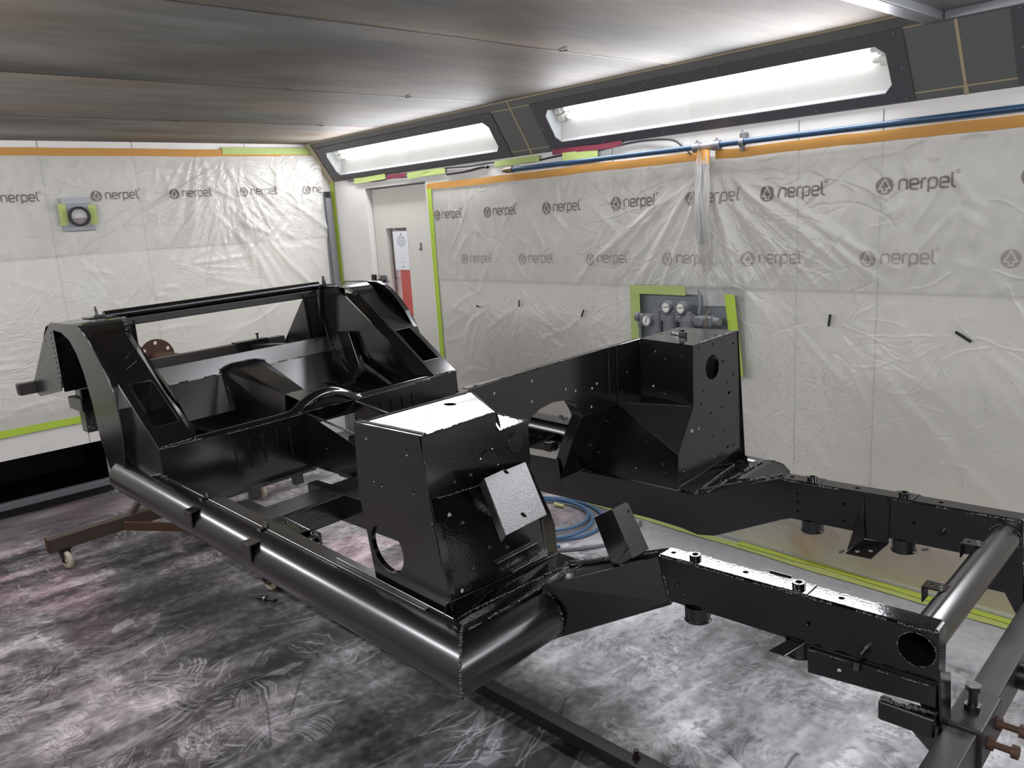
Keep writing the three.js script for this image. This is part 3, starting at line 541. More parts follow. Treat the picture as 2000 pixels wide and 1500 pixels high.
tapeStrip('masking_tape', M.greenPale, -2.56, 2.362, -3.3, 2.312, 'back', 'green tape over the brown tape on the back wall', 'tape', 0.003, 0.016);
tapeStrip('masking_tape', M.green, ZL - 0.03, 0.577, -1.95, 0.529, 'back', 'yellow-green tape along the foot of the back wall film', 'tape', 0.003, 0.012);
tapeStrip('masking_tape', M.green, -4.585, 1.968, -4.535, 0.05, 'right', 'vertical green tape along the film edge beside the door', 'tape', 0.004, 0.012);
tapeStrip('masking_tape', M.green, -5.905, 2.09, -5.85, 0.04, 'right', 'vertical green tape in the back right corner', 'tape', 0.003, 0.006);
tapeStrip('floor_tape', M.floorTape, RX0, -3.40, RX1, -3.345, 'floor', 'yellow-green tape strip along the floor edge of the right wall film', 'tape', 0.012, 0.003);
tapeStrip('floor_tape', std(0xb4c44e, 0.6), -2.1, -3.43, RX1, -3.385, 'floor', 'brighter upper yellow tape strip lapped along the right wall foot', 'tape', 0.014, 0.006);
tapeStrip('masking_tape', M.greenPale, -1.4, 1.994, -1.447, 1.855, 'back', 'green tape left of the round back wall gauge', 'tape', 0.003, 0.035);
tapeStrip('masking_tape', M.greenPale, -1.58, 1.982, -1.628, 1.852, 'back', 'green tape right of the round back wall gauge', 'tape', 0.003, 0.035);
tapeStrip('masking_tape', M.greenPale, -2.765, 1.335, -2.4, 1.288, 'right', 'green tape across the top of the air regulator cutout', 'tape', 0.003, 0.05);
tapeStrip('masking_tape', M.greenPale, -2.765, 1.33, -2.7, 0.9, 'right', 'green tape down the left side of the air regulator cutout', 'tape', 0.003, 0.048);
{ const tp = plate([[-2.165, 1.303, ZR + 0.06], [-2.118, 1.303, ZR + 0.06], [-2.108, 1.296, ZR + 0.06], [-2.06, 0.9, ZR + 0.06], [-2.115, 0.9, ZR + 0.06]], 0.001, [0, 0, 1], [], 0.0002); tag(part('masking_tape', tp, M.green), 'leaning green tape right of the air regulators', 'tape'); }
const cabTapes = [['green', -5.52, 2.10, -5.08, 2.06, 'green tape holding the cable left above the door'], ['red', -5.07, 2.09, -4.82, 2.06, 'dark red tape on the cable above the door'], ['green', -4.80, 2.085, -4.36, 2.045, 'green tape holding the cable right above the door'], ['green', -3.85, 2.085, -3.45, 2.05, 'green tape on the cable above the blue pipe end'], ['red', -3.34, 2.1, -2.82, 2.07, 'long red tape under the long light fixture'], ['green', -3.26, 2.075, -2.99, 2.03, 'green tape just below the long red tape']];
for (const [c, x0, y0, x1, y1, l] of cabTapes) tapeStrip('cable_tape', c === 'red' ? M.red : M.greenPale, x0, y0, x1, y1, 'right', l, 'tape', 0.008, 0.016, 'tape pieces holding the cable under the soffit');
for (const [x, y, a, l, lab] of [[-3.685, 1.193, 1.5, 0.045, 'dark tape tab on the film left of the regulator'], [-3.141, 1.155, 1.1, 0.05, 'tilted dark tape tab on the film nearest the regulator'], [-1.644, 1.2, 1.45, 0.055, 'upright black tape tab right of the regulator'], [-1.093, 1.165, -0.55, 0.07, 'slanting black tape tab farthest right on the film'], [-4.099, 1.156, -0.2, 0.03, 'tiny dark tab on the film near the door'], [-1.557, 0.11, 0.7, 0.03, 'small grey tab low on the film behind the near rail'], [-1.192, 0.225, 0.35, 0.03, 'small grey tab low on the film beside the front tube']]) {
  const g = new RoundedBoxGeometry(l, 0.012, 0.0015, 1, 0.0006); g.rotateZ(a); g.translate(x, y, ZR + 0.03);
  tag(part('tape_tab', g, y < 0.3 ? M.greyFit : M.black), lab, 'tape', 'small tape tabs on the right wall film');
}
{ // cable slung along the soffit edge
  const pts = []; for (let i = 0; i <= 40; i++) { const x = mix(-5.62, -2.9, i / 40); pts.push([x, 2.068 + 0.012 * Math.sin(x * 4.1) + 0.006 * Math.sin(x * 11), ZR + 0.012]); }
  pts.push([-2.7, 2.085, ZR + 0.015], [-2.5, 2.07, ZR + 0.02], [-2.42, 2.02, ZR + 0.015], [-2.38, 1.985, ZR + 0.012]);
  tag(part('cable', pipe(pts, 0.005, 220, 8), M.cable), 'thin dark cable running under the soffit and behind the blue pipe', 'cable');
  tag(part('cable_stub', pipe([[-4.35, 2.042, ZR + 0.012], [-4.15, 2.045, ZR + 0.014], [-3.98, 2.058, ZR + 0.014], [-3.92, 2.052, ZR + 0.016]], 0.009, 30, 8), M.cable), 'short dark cable stub with a bare end above the film', 'cable');
}
{ // grey steel post in the back corner
  const t = group('steel_post'); tag(t, 'narrow grey steel channel standing upright in the back corner', 'post');
  part('channel_web', boxG(XB + 0.055, 0, -3.40, XB + 0.06, 2.02, -3.345, 0.001), M.galv, t);
  part('channel_flange', [boxG(XB + 0.0, 0, -3.40, XB + 0.06, 2.02, -3.396), boxG(XB + 0.0, 0, -3.349, XB + 0.06, 2.02, -3.345)], M.galv, t);
  part('end_cap', boxG(XB + 0.05, 1.97, -3.398, XB + 0.063, 2.018, -3.35, 0.002), M.black, t);
}
{ // white card behind the back film
  tag(part('white_card', boxG(XB + 0.002, 1.30, -1.615, XB + 0.0035, 1.475, -1.43), M.paper), 'white square card on the back wall seen through the film', 'card');
}
{ // differential pressure gauge
  const t = group('pressure_gauge'); tag(t, 'round black-rimmed gauge in a grey box on the back wall', 'gauge'); const cx = XB + 0.004, cy = 1.907, cz = -1.515;
  part('housing', boxG(cx, 1.815, -1.605, cx + 0.03, 2.03, -1.42, 0.004), std(0x8b9092, 0.45), t);
  part('cover', boxG(cx + 0.028, 1.99, -1.6, cx + 0.034, 2.028, -1.425, 0.002), std(0x9fa2a4, 0.4), t);
  part('rim', ring([cx + 0.03, cy, cz], [1, 0, 0], 0.052, 0.064, 0.03), M.black, t);
  const c = canvas(256, 256), x = c.getContext('2d'); x.fillStyle = '#c9cac6'; x.fillRect(0, 0, 256, 256); x.fillStyle = '#8d8c88'; x.fillRect(0, 150, 256, 106); x.strokeStyle = '#55544f'; x.lineWidth = 3; for (let i = 0; i < 11; i++) { const a = Math.PI * (0.15 + 0.7 * i / 10); x.beginPath(); x.moveTo(128 + 70 * Math.cos(a), 128 - 60 * Math.sin(a)); x.lineTo(128 + 84 * Math.cos(a), 128 - 72 * Math.sin(a)); x.stroke(); }
  x.fillStyle = '#3c3b38'; x.beginPath(); x.arc(40, 128, 6, 0, 7); x.fill(); x.fillStyle = '#a4655c'; x.fillRect(96, 158, 64, 22);
  const g = new THREE.CircleGeometry(0.053, 32); g.rotateY(Math.PI / 2); g.translate(cx + 0.034, cy, cz); part('dial', g, new THREE.MeshStandardMaterial({ map: tex(c), roughness: 0.4 }), t);
}

// ------------------------------------------------------------------ compressed air: pipe, regulators
{
  const t = group('air_pipe'); tag(t, 'blue compressed air pipe running along the right wall top', 'pipe'); const z = ZR + 0.04, y = 2.013;
  part('pipe', cyl([-3.66, y + 0.004, z], [2.8, y, z], 0.0135, 20), M.bluePipe, t);
  part('end_fitting', [cyl([-3.72, y + 0.004, z], [-3.66, y + 0.004, z], 0.018, 12), cyl([-3.745, y + 0.004, z], [-3.72, y + 0.004, z], 0.013, 10), hexBolt([-3.67, y + 0.02, z], [0, 1, 0], 0.006, 0.014)], M.brass, t);
  const te = part('tee_coupling', [cyl([TEE - 0.075, y, z], [TEE - 0.035, y, z], 0.022, 16), cyl([TEE + 0.035, y, z], [TEE + 0.075, y, z], 0.022, 16), cyl([TEE - 0.05, y, z], [TEE + 0.05, y, z], 0.018, 16), cyl([TEE, y, z], [TEE, y - 0.04, z], 0.014, 14)], M.greyFit, t);
  for (const s of [-1, 1]) part('clamp_bolt', [hexBolt([TEE + s * 0.055, y + 0.018, z], [0, 1, 0], 0.007, 0.016), boxG(TEE + s * 0.055 - 0.014, y + 0.016, z - 0.008, TEE + s * 0.055 + 0.014, y + 0.026, z + 0.008, 0.002)], M.greyFit, te);
  part('wall_clip', [ring([-2.09, y, z], [1, 0, 0], 0.0135, 0.02, 0.02), boxG(-2.09, y + 0.014, ZR + 0.002, -2.07, y + 0.045, z + 0.008, 0.003), boxG(-2.09, y - 0.04, z - 0.008, -2.07, y - 0.014, z + 0.008, 0.003), hexBolt([-2.08, y + 0.045, z], [0, 1, 0], 0.006, 0.01)], M.greyFit, t);
}
{
  const t = group('air_regulator'); tag(t, 'grey air filter regulator set with three round gauges', 'regulator'); const z = ZR + 0.1;
  part('back_board', boxG(-2.775, 0.86, ZR + 0.001, -2.085, 1.335, ZR + 0.003, 0.001), M.board, t);
  part('manifold', [cyl([-2.68, 1.172, z], [-2.18, 1.172, z], 0.018, 16), cyl([-2.68, 1.172, z], [-2.655, 1.172, z], 0.026, 14), boxG(-2.3, 1.148, z - 0.03, -2.2, 1.196, z + 0.03, 0.008)], M.regul, t);
  for (const [x, r] of [[-2.545, 0.036], [-2.46, 0.044], [-2.355, 0.044]]) {
    const b = part('filter_body', [cyl([x, 1.10, z], [x, 1.195, z], r * 0.9, 22), cyl([x, 1.165, z], [x, 1.185, z], r * 1.08, 22), cyl([x, 1.19, z], [x, 1.21, z], r * 0.5, 18)], M.regul, t);
    part('filter_bowl', new THREE.LatheGeometry([[0.001, 0], [r * 0.5, 0.004], [r * 0.82, 0.03], [r * 0.86, 0.15]].map((p) => new THREE.Vector2(...p)), 22).translate(x, 0.96, z), x < -2.5 ? M.regul : M.bowl, b);
  }
  const c = canvas(128, 128), q = c.getContext('2d'); q.fillStyle = '#e4e4de'; q.fillRect(0, 0, 128, 128); q.strokeStyle = '#3a3a38'; q.lineWidth = 3; for (let i = 0; i < 13; i++) { const a = -0.75 + i * (4.64 / 12) + Math.PI * 0.5 + 0.75 + 0.2; q.beginPath(); q.moveTo(64 + 44 * Math.cos(a), 64 + 44 * Math.sin(a)); q.lineTo(64 + 53 * Math.cos(a), 64 + 53 * Math.sin(a)); q.stroke(); }
  const dm = new THREE.MeshStandardMaterial({ map: tex(c), roughness: 0.3 });
  for (const [x, y, zz, r, an] of [[-2.578, 1.164, z + 0.045, 0.033, 1.3], [-2.463, 1.236, z + 0.03, 0.033, 0.15], [-2.372, 1.236, z + 0.03, 0.032, 0.15]]) {
    const g = part('gauge', [ring([x, y, zz], [0, 0, 1], r * 0.84, r, 0.014), cyl([x, y, zz - 0.02], [x, y, zz + 0.004], r * 0.97, 28)], M.regul, t);
    const f = new THREE.CircleGeometry(r * 0.86, 28); f.translate(x, y, zz + 0.006); part('dial', f, dm, g);
    const nd = new THREE.BoxGeometry(r * 1.1, 0.003, 0.001); nd.rotateZ(an); nd.translate(x, y, zz + 0.008); part('needle', nd, M.black, g);
    if (y > 1.2) part('gauge_stem', cyl([x, y - r, zz - 0.01], [x, 1.18, z], 0.008, 10), M.regul, g);
  }
  part('valve', [cyl([-2.2, 1.172, z], [-2.165, 1.172, z], 0.02, 16), hexBolt([-2.255, 1.172, z + 0.02], [0, 0, 1], 0.018, 0.02)], M.regul, t);
  part('valve_handle', pipe([[-2.2, 1.23, z + 0.03], [-2.215, 1.2, z + 0.045], [-2.215, 1.14, z + 0.045], [-2.2, 1.09, z + 0.03]], 0.004, 20, 8), M.brass, t);
  part('outlet_hose', [cyl([-2.66, 1.165, z], [-2.66, 1.115, z], 0.013, 12), pipe([[-2.66, 1.115, z], [-2.655, 1.0, z], [-2.66, 0.8, z - 0.02]], 0.009, 20, 10)], M.regul, t);
  part('upper_pipe', pipe([[-2.3, 1.2, z - 0.02], [-2.3, 1.26, z - 0.03], [-2.32, 1.32, z - 0.05]], 0.008, 16, 8), M.regul, t);
}

// ------------------------------------------------------------------ hoses on the floor
{
  const pts = []; for (let i = 0; i <= 130; i++) { const a = i / 130 * Math.PI * 2 * 3.3 + 0.6, r = 0.33 + 0.05 * Math.sin(a * 0.31 + 1) - 0.05 * (i / 130) + 0.03 * Math.sin(a * 1.3); pts.push([-3.14 + r * 1.1 * Math.cos(a) + 0.02 * Math.sin(i * 0.13), 0.012 + 0.008 * Math.floor(i / 40), -2.98 + r * 0.95 * Math.sin(a)]); }
  const t = group('air_hose'); tag(t, 'coiled blue air hose lying on the floor under the chassis', 'hose');
  part('hose', pipe(pts, 0.0095, 520, 8), M.hoseBlue, t);
  part('coupling', [cyl([-3.215, 0.012, -3.19], [-3.165, 0.012, -3.2], 0.011, 12), cyl([-3.23, 0.012, -3.187], [-3.215, 0.012, -3.19], 0.014, 10)], std(0xc9c48a, 0.4), t, 'pale yellow hose end');
  tag(part('grey_hose', pipe([[-3.1, 0.011, -2.48], [-2.84, 0.011, -2.64], [-2.69, 0.011, -2.80], [-2.6, 0.011, -2.96], [-2.59, 0.011, -3.12], [-2.66, 0.011, -3.3]], 0.0105, 80, 8), M.hoseGrey), 'dusty grey hose curving across the floor beside the blue coil', 'hose');
  const h = group('hose_coupler'); tag(h, 'small black hose coupler on the floor beside the caster under the sill', 'coupler');
  part('body', [cyl([-3.49, 0.014, -1.40], [-3.44, 0.014, -1.42], 0.012, 14), cyl([-3.44, 0.014, -1.42], [-3.39, 0.014, -1.44], 0.009, 12)], M.black, h);
  part('collar', cyl([-3.455, 0.014, -1.414], [-3.445, 0.014, -1.418], 0.014, 14), M.galv, h);
}

// ------------------------------------------------------------------ the car chassis (own frame: x forward, y up, z to the near side)
const CM = new THREE.Matrix4().makeBasis(V(0.99845, 0.02328, -0.0505), V(-0.02233, 0.99956, 0.01938), V(0.05093, -0.01822, 0.99854)).setPosition(-2.95105, 1.01013, -1.60113);
const inRoom = (g) => { const q = clean(g); q.applyMatrix4(CM); return q; };
const car = group('car_chassis'); tag(car, 'bare car chassis freshly painted glossy black, held on a rotisserie stand', 'car chassis');
CM.decompose(car.position, car.quaternion, car.scale);
const both = (name, gs, mat, label) => { const g = join([].concat(gs)); part(name, g, mat, car, label); part(name, mz(g), mat, car, label); };
const one = (name, gs, mat, label) => part(name, gs, mat, car, label);

// sill tubes, mitred into short cross tubes at the front
const SY = (x) => -0.194 - 0.0486 * x, SR = 0.069, SZ = 0.712, SX = 1.60;
function mitred(C, d, start, r, u, v) {              // tube from start along d, ending on the plane through C with normal d + l
  const l = V(0, 0, -1), n = d.clone().add(l.clone().multiplyScalar(d.x > 0.5 ? 1 : 1)).normalize(), seg = 40, pos = [], nor = [], idx = [];
  for (let i = 0; i <= seg; i++) {
    const a = i / seg * Math.PI * 2, o = u.clone().multiplyScalar(Math.cos(a)).addScaledVector(v, Math.sin(a)), p = start.clone().addScaledVector(o, r);
    const t = C.clone().sub(p).dot(n) / d.dot(n), e = p.clone().addScaledVector(d, t);
    pos.push(p.x, p.y, p.z, e.x, e.y, e.z); nor.push(o.x, o.y, o.z, o.x, o.y, o.z);
    if (i < seg) idx.push(2 * i, 2 * i + 1, 2 * i + 2, 2 * i + 1, 2 * i + 3, 2 * i + 2);
  }
  const g = new THREE.BufferGeometry(); g.setAttribute('position', new THREE.Float32BufferAttribute(pos, 3)); g.setAttribute('normal', new THREE.Float32BufferAttribute(nor, 3)); g.setIndex(idx);
  return clean(g);
}
M.tubePaint.side = THREE.DoubleSide;
{
  const C = V(SX, SY(SX), SZ), d1 = V(1, -0.0486, 0).normalize(), s0 = V(-0.42, SY(-0.42), SZ), u1 = V(0, 0, 1), v1 = new THREE.Vector3().crossVectors(d1, u1).negate();
  both('sill_tube', [mitred(C, d1, s0, SR, u1, v1), new THREE.CircleGeometry(SR, 32).rotateY(-Math.PI / 2).translate(-0.42, SY(-0.42), SZ)], M.tubePaint);
  // the cross tube leaves the corner inwards
  const seg = 40, pos = [], nor = [], idx = [], n = d1.clone().add(V(0, 0, -1)).normalize(), d2 = V(0, 0, 1), s1 = V(SX, SY(SX), 0.445);
  for (let i = 0; i <= seg; i++) {
    const a = i / seg * Math.PI * 2, o = V(Math.cos(a), Math.sin(a), 0), p = s1.clone().addScaledVector(o, SR), t = C.clone().sub(p).dot(n) / d2.dot(n), e = p.clone().addScaledVector(d2, t);
    pos.push(e.x, e.y, e.z, p.x, p.y, p.z); nor.push(o.x, o.y, o.z, o.x, o.y, o.z); if (i < seg) idx.push(2 * i, 2 * i + 1, 2 * i + 2, 2 * i + 1, 2 * i + 3, 2 * i + 2);
  }
  const g = new THREE.BufferGeometry(); g.setAttribute('position', new THREE.Float32BufferAttribute(pos, 3)); g.setAttribute('normal', new THREE.Float32BufferAttribute(nor, 3)); g.setIndex(idx);
  both('sill_end_tube', [clean(g), clean(new THREE.CircleGeometry(SR, 32).rotateY(Math.PI).translate(SX, SY(SX), 0.445))], M.tubePaint);
  const ringPts = [], mit = []; for (let i = 0; i <= 30; i++) { const a = i / 30 * 6.2832; ringPts.push([SX + SR * Math.cos(a), SY(SX) + SR * Math.sin(a), 0.445]); }
  for (let i = 0; i <= 20; i++) { const a = -0.9 + i / 20 * 3.0, o = V(0, Math.sin(a), Math.cos(a)), p = V(SX, SY(SX), SZ).addScaledVector(o, SR), t = C.clone().sub(p).dot(n) / d1.dot(n), e = p.addScaledVector(d1, t); mit.push([e.x, e.y, e.z]); }
  both('weld_seam', [bead(ringPts, 0.0035, 0.25), bead(mit, 0.0028, 0.25)], M.bead);
}
// floor lip on the sill with two spring clips, two square jacking sockets, upright lip at the front
both('sill_lip', plate([[0.1, SY(0.1) + 0.068, 0.70], [1.46, SY(1.46) + 0.068, 0.70], [1.46, SY(1.46) + 0.066, 0.652], [0.1, SY(0.1) + 0.066, 0.652]], 0.003, [0, 1, 0]), M.paint);
both('sill_flange', plate([[1.07, -0.187, 0.692], [1.555, -0.212, 0.692], [1.555, -0.19, 0.692], [1.075, -0.16, 0.692]], 0.003, [0, 0, -1]), M.paint);
for (const x of [0.29, 0.69]) both('sill_clip', [boxG(x - 0.012, SY(x) + 0.066, 0.69, x + 0.012, SY(x) + 0.074, 0.72, 0.002), boxG(x - 0.012, SY(x) + 0.068, 0.69, x + 0.012, SY(x) + 0.088, 0.695, 0.001)], M.gloss);
for (const x of [0.325, 0.725]) both('jacking_socket', (() => { const y = SY(x), a = 0.026; return [boxG(x - a, y + 0.006, SZ + 0.068, x + a, y + 0.06, SZ + 0.074, 0.0015), plate([[x - a, y + 0.06, SZ + 0.03], [x + a, y + 0.06, SZ + 0.03], [x + a, y + 0.06, SZ + 0.07], [x - a, y + 0.06, SZ + 0.07]], 0.004, [0, -1, 0]), plate([[x - a, y + 0.008, SZ + 0.05], [x + a, y + 0.008, SZ + 0.05], [x + a, y + 0.008, SZ + 0.07], [x - a, y + 0.008, SZ + 0.07]], 0.004, [0, 1, 0]), boxG(x - a, y + 0.008, SZ + 0.04, x - a + 0.003, y + 0.06, SZ + 0.07)]; })(), M.paint);
both('weld_seam', bead([[1.07, -0.186, 0.697], [1.2, -0.19, 0.699], [1.36, -0.2, 0.70], [1.55, -0.21, 0.702]], 0.0045, 0.35), M.bead);

// longitudinal box rails with the raised front horns
{
  const side = [[0.3, -0.2], [0.86, -0.2], [1.1, -0.19], [1.6, -0.193], [1.878, -0.09], [2.476, -0.09], [2.476, -0.2], [1.905, -0.203], [1.70, -0.297], [1.66, -0.315], [1.6, -0.325], [1.54, -0.315], [1.42, -0.308], [0.3, -0.305]];
  const hole = { c: [2.439, -0.138, 0.279], r: 0.0335 }, bolts = [[1.93, -0.125], [1.93, -0.15], [1.93, -0.178], [2.06, -0.13], [2.06, -0.18], [2.238, -0.145]].map(([x, y]) => ({ c: [x, y, 0.279], r: 0.0045 }));
  both('chassis_rail', [plate(side.map(([x, y]) => [x, y, 0.279]), 0.004, [0, 0, 1], [hole, ...bolts]), plate(side.map(([x, y]) => [x, y, 0.317]), 0.004, [0, 0, 1], [hole, { c: [1.925, -0.153, 0.317], r: 0.005 }, { c: [2.233, -0.154, 0.317], r: 0.006 }, { c: [1.94, -0.175, 0.317], r: 0.004 }]),
    ...[[9, 10], [8, 9], [7, 8], [6, 7], [10, 11], [11, 12], [12, 13], [0, 1], [1, 2], [2, 3], [3, 4], [5, 6]].map(([a, b]) => { const p = side[a], q = side[b]; return plate([[p[0], p[1], 0.28], [q[0], q[1], 0.28], [q[0], q[1], 0.32], [p[0], p[1], 0.32]], 0.003, a === 5 ? [-1, 0, 0] : (a >= 6 && a <= 12 ? [0, 1, 0] : [0, -1, 0])); })], M.paint);
  const tops = [[1.884, 1.934], [1.99, 2.178], [2.235, 2.47]];
  both('rail_cap', [...tops.map(([a, b]) => plate([[a, -0.0905, 0.281], [b, -0.0905, 0.281], [b, -0.0905, 0.326], [a, -0.0905, 0.326]], 0.0035, [0, 1, 0], (a < 1.9 ? [1.905] : a < 2 ? [2.087] : [2.293]).map((x) => ({ c: [x, -0.0905, 0.303], r: 0.007 })))), plate([[1.88, -0.092, 0.279], [2.47, -0.092, 0.279], [2.47, -0.092, 0.328], [1.88, -0.092, 0.328]], 0.0012, [0, -1, 0], [], 0.0003), boxG(2.44, -0.1, 0.28, 2.477, -0.0875, 0.327, 0.006)], M.gloss);
  both('weld_seam', [bead([[1.885, -0.0925, 0.327], [2.47, -0.0925, 0.327]], 0.0028, 0.2), bead([[1.885, -0.0925, 0.279], [2.47, -0.0925, 0.279]], 0.0025, 0.35)], M.bead);
  for (const x of [1.963, 2.206]) {
    both('body_mount', [plate([[x - 0.028, -0.0905, 0.279], [x + 0.028, -0.0905, 0.279], [x + 0.028, -0.0905, 0.327], [x - 0.028, -0.0905, 0.327]], 0.005, [0, 1, 0], [{ c: [x, -0.0905, 0.303], r: 0.008 }]), ring([x, -0.086, 0.303], [0, 1, 0], 0.0075, 0.0125, 0.009)], M.gloss);
    both('bump_stop_cup', [cyl([x, -0.2, 0.303], [x, -0.235, 0.303], 0.0295, 28, 0.0295, true), cyl([x, -0.231, 0.303], [x, -0.233, 0.303], 0.029), ring([x, -0.236, 0.303], [0, 1, 0], 0.025, 0.0305, 0.004)], M.tubePaint);
    both('weld_seam', bead([[x - 0.03, -0.088, 0.328], [x + 0.03, -0.088, 0.328]], 0.003, 0.15), M.bead);
  }
  // angled arms from the sill end tubes to the horns
  both('front_arm', hull([[1.615, -0.191, 0.452], [1.868, -0.1005, 0.3265], [1.898, -0.2165, 0.312], [1.635, -0.333, 0.442], [1.60, -0.197, 0.3205], [1.872, -0.098, 0.3205], [1.895, -0.207, 0.3195], [1.61, -0.325, 0.3195]]), M.paint);
  both('weld_seam', [bead([[1.56, -0.2, 0.317], [1.87, -0.09, 0.317]], 0.003, 0.3), bead([[1.879, -0.096, 0.323], [1.904, -0.21, 0.321]], 0.003, 0.2), bead([[1.615, -0.19, 0.45], [1.63, -0.186, 0.36], [1.64, -0.178, 0.285]], 0.003, 0.2)], M.bead);
}
one('front_cross_tube', cyl([2.439, -0.138, -0.323], [2.439, -0.138, 0.323], 0.0332, 36, 0.0325, true), std(0x101012, 0.2, 0, { ior: 1.8, side: THREE.DoubleSide }));
one('weld_seam', [-0.276, 0.276, 0.323].map((z) => bead(Array.from({ length: 25 }, (_, i) => [2.439 + 0.034 * Math.cos(i / 24 * 6.2832), -0.138 + 0.034 * Math.sin(i / 24 * 6.2832), z]), 0.0018, 0.35)), M.bead);
for (const z of [0.115, -0.14]) one('tube_bracket', [plate([[2.386, -0.106, z - 0.018], [2.436, -0.106, z - 0.016], [2.436, -0.106, z + 0.016], [2.386, -0.106, z + 0.018]], 0.003, [0, -1, 0], [{ c: [2.4, -0.106, z], r: 0.004 }]), plate([[2.386, -0.106, z - 0.018], [2.386, -0.142, z - 0.016], [2.386, -0.142, z + 0.016], [2.386, -0.106, z + 0.018]], 0.003, [1, 0, 0]), bead([[2.415, -0.107, z - 0.014], [2.422, -0.107, z + 0.016]], 0.003, 0.1)], M.gloss);
// folded brackets on the inner sides of the horns
both('horn_bracket', [plate([[2.116, -0.088, 0.2785], [2.18, -0.088, 0.2785], [2.178, -0.215, 0.2785], [2.116, -0.215, 0.2785]], 0.003, [0, 0, -1]), plate([[2.114, -0.095, 0.277], [2.114, -0.215, 0.277], [2.084, -0.245, 0.245], [2.084, -0.253, 0.25], [2.09, -0.2, 0.262]], 0.003, [1, 0, 0], []), plate([[2.082, -0.25, 0.235], [2.15, -0.245, 0.228], [2.178, -0.213, 0.277], [2.11, -0.218, 0.279]], 0.0035, [0, -1, 0], [{ c: [2.11, -0.242, 0.245], r: 0.006, ry: 0.004 }, { c: [2.142, -0.233, 0.25], r: 0.006, ry: 0.004 }]), plate([[2.128, -0.083, 0.2755], [2.176, -0.083, 0.2755], [2.176, -0.1, 0.2755], [2.128, -0.1, 0.2755]], 0.003, [0, 0, -1])], M.paint);
both('horn_bolt', [hexBolt([2.305, -0.155, 0.279], [0, 0, -1], 0.008, 0.008), hexBolt([2.305, -0.155, 0.271], [0, 0, -1], 0.005, 0.006)], M.bead);
// hangers, angle iron and tow block below the front end
both('front_hanger', [plate([[2.40, -0.2, 0.285], [2.478, -0.2, 0.285], [2.484, -0.34, 0.285], [2.47, -0.335, 0.285]], 0.005, [0, 0, 1]), plate([[2.478, -0.16, 0.335], [2.482, -0.34, 0.325], [2.486, -0.34, 0.285], [2.478, -0.19, 0.28]], 0.005, [1, 0, 0])], M.paint);
one('angle_iron', [plate([[2.236, -0.203, 0.333], [2.476, -0.196, 0.333], [2.476, -0.238, 0.333], [2.236, -0.256, 0.333]], 0.004, [0, 0, -1], [{ c: [2.3, -0.228, 0.333], r: 0.004 }]), plate([[2.236, -0.204, 0.333], [2.476, -0.197, 0.333], [2.476, -0.2, 0.3], [2.236, -0.207, 0.3]], 0.003, [0, -1, 0]), bead([[2.24, -0.203, 0.334], [2.475, -0.196, 0.334]], 0.0022, 0.4)], M.paint);
one('stud', [cyl([2.345, -0.175, 0.32], [2.345, -0.175, 0.345], 0.006, 12), hexBolt([2.345, -0.175, 0.321], [0, 0, 1], 0.011, 0.007), cyl([2.335, -0.196, 0.335], [2.335, -0.21, 0.34], 0.009, 6)], M.bead);
one('hook_plate', plate([[2.196, -0.197, 0.321], [2.229, -0.194, 0.321], [2.200, -0.218, 0.36], [2.165, -0.217, 0.36]], 0.004, [0, -1, 0]), M.paint);
both('tow_block', [boxG(2.378, -0.297, 0.312, 2.478, -0.256, 0.345, 0.005), plate([[2.43, -0.29, 0.34], [2.484, -0.27, 0.34], [2.484, -0.335, 0.34], [2.472, -0.33, 0.34]], 0.02, [0, 0, -1], [])], M.gloss);
both('weld_seam', bead([[2.385, -0.256, 0.333], [2.42, -0.255, 0.335], [2.478, -0.25, 0.33]], 0.0045, 0.1), M.lumpy);
// channel bracket standing on the near arm
one('channel_bracket', [plate([[1.719, -0.022, 0.358], [1.777, 0.012, 0.358], [1.828, -0.098, 0.358], [1.768, -0.142, 0.358]], 0.003, [0, 0, -1], [{ c: [1.82, -0.07, 0.358], r: 0.003 }]),
  plate([[1.777, 0.012, 0.358], [1.777, 0.012, 0.305], [1.779, 0.006, 0.298], [1.83, -0.1, 0.294], [1.828, -0.1, 0.358]], 0.003, [-1, -0.5, 0], [{ c: [1.787, -0.008, 0.309], r: 0.004 }]),
  plate([[1.719, -0.022, 0.358], [1.719, -0.022, 0.307], [1.768, -0.142, 0.307], [1.768, -0.142, 0.358]], 0.003, [1, 0.5, 0], [{ c: [1.725, -0.036, 0.325], r: 0.004 }])], M.paint);
{
  const A = [1.53, -0.185, 0.291], B = [1.531, -0.16, 0.69], C = [1.512, -0.222, 0.695], D = [1.592, -0.192, 0.285], E = [1.62, -0.196, 0.285], F = [1.618, -0.198, 0.45], G = [1.605, -0.206, 0.70], q = (...t) => plate(t, 0.0025, [0, -1, 0], [], 0.0003);
  both('kick_plate', [q(A, B, C), q(A, C, D)], M.paint);
  both('joining_plate', [q(D, E, F), q(D, F, G), q(D, G, C)], M.paint);
  both('weld_seam', bead([D, [1.56, -0.202, 0.45], [1.53, -0.212, 0.6], C], 0.0036, 0.2), M.bead);
}
both('weld_seam', [bead([[1.61, -0.199, 0.69], [1.612, -0.196, 0.46], [1.63, -0.19, 0.29]], 0.0034, 0.3), bead([[1.535, -0.2, 0.29], [1.12, -0.19, 0.29]], 0.0026, 0.45)], M.bead);

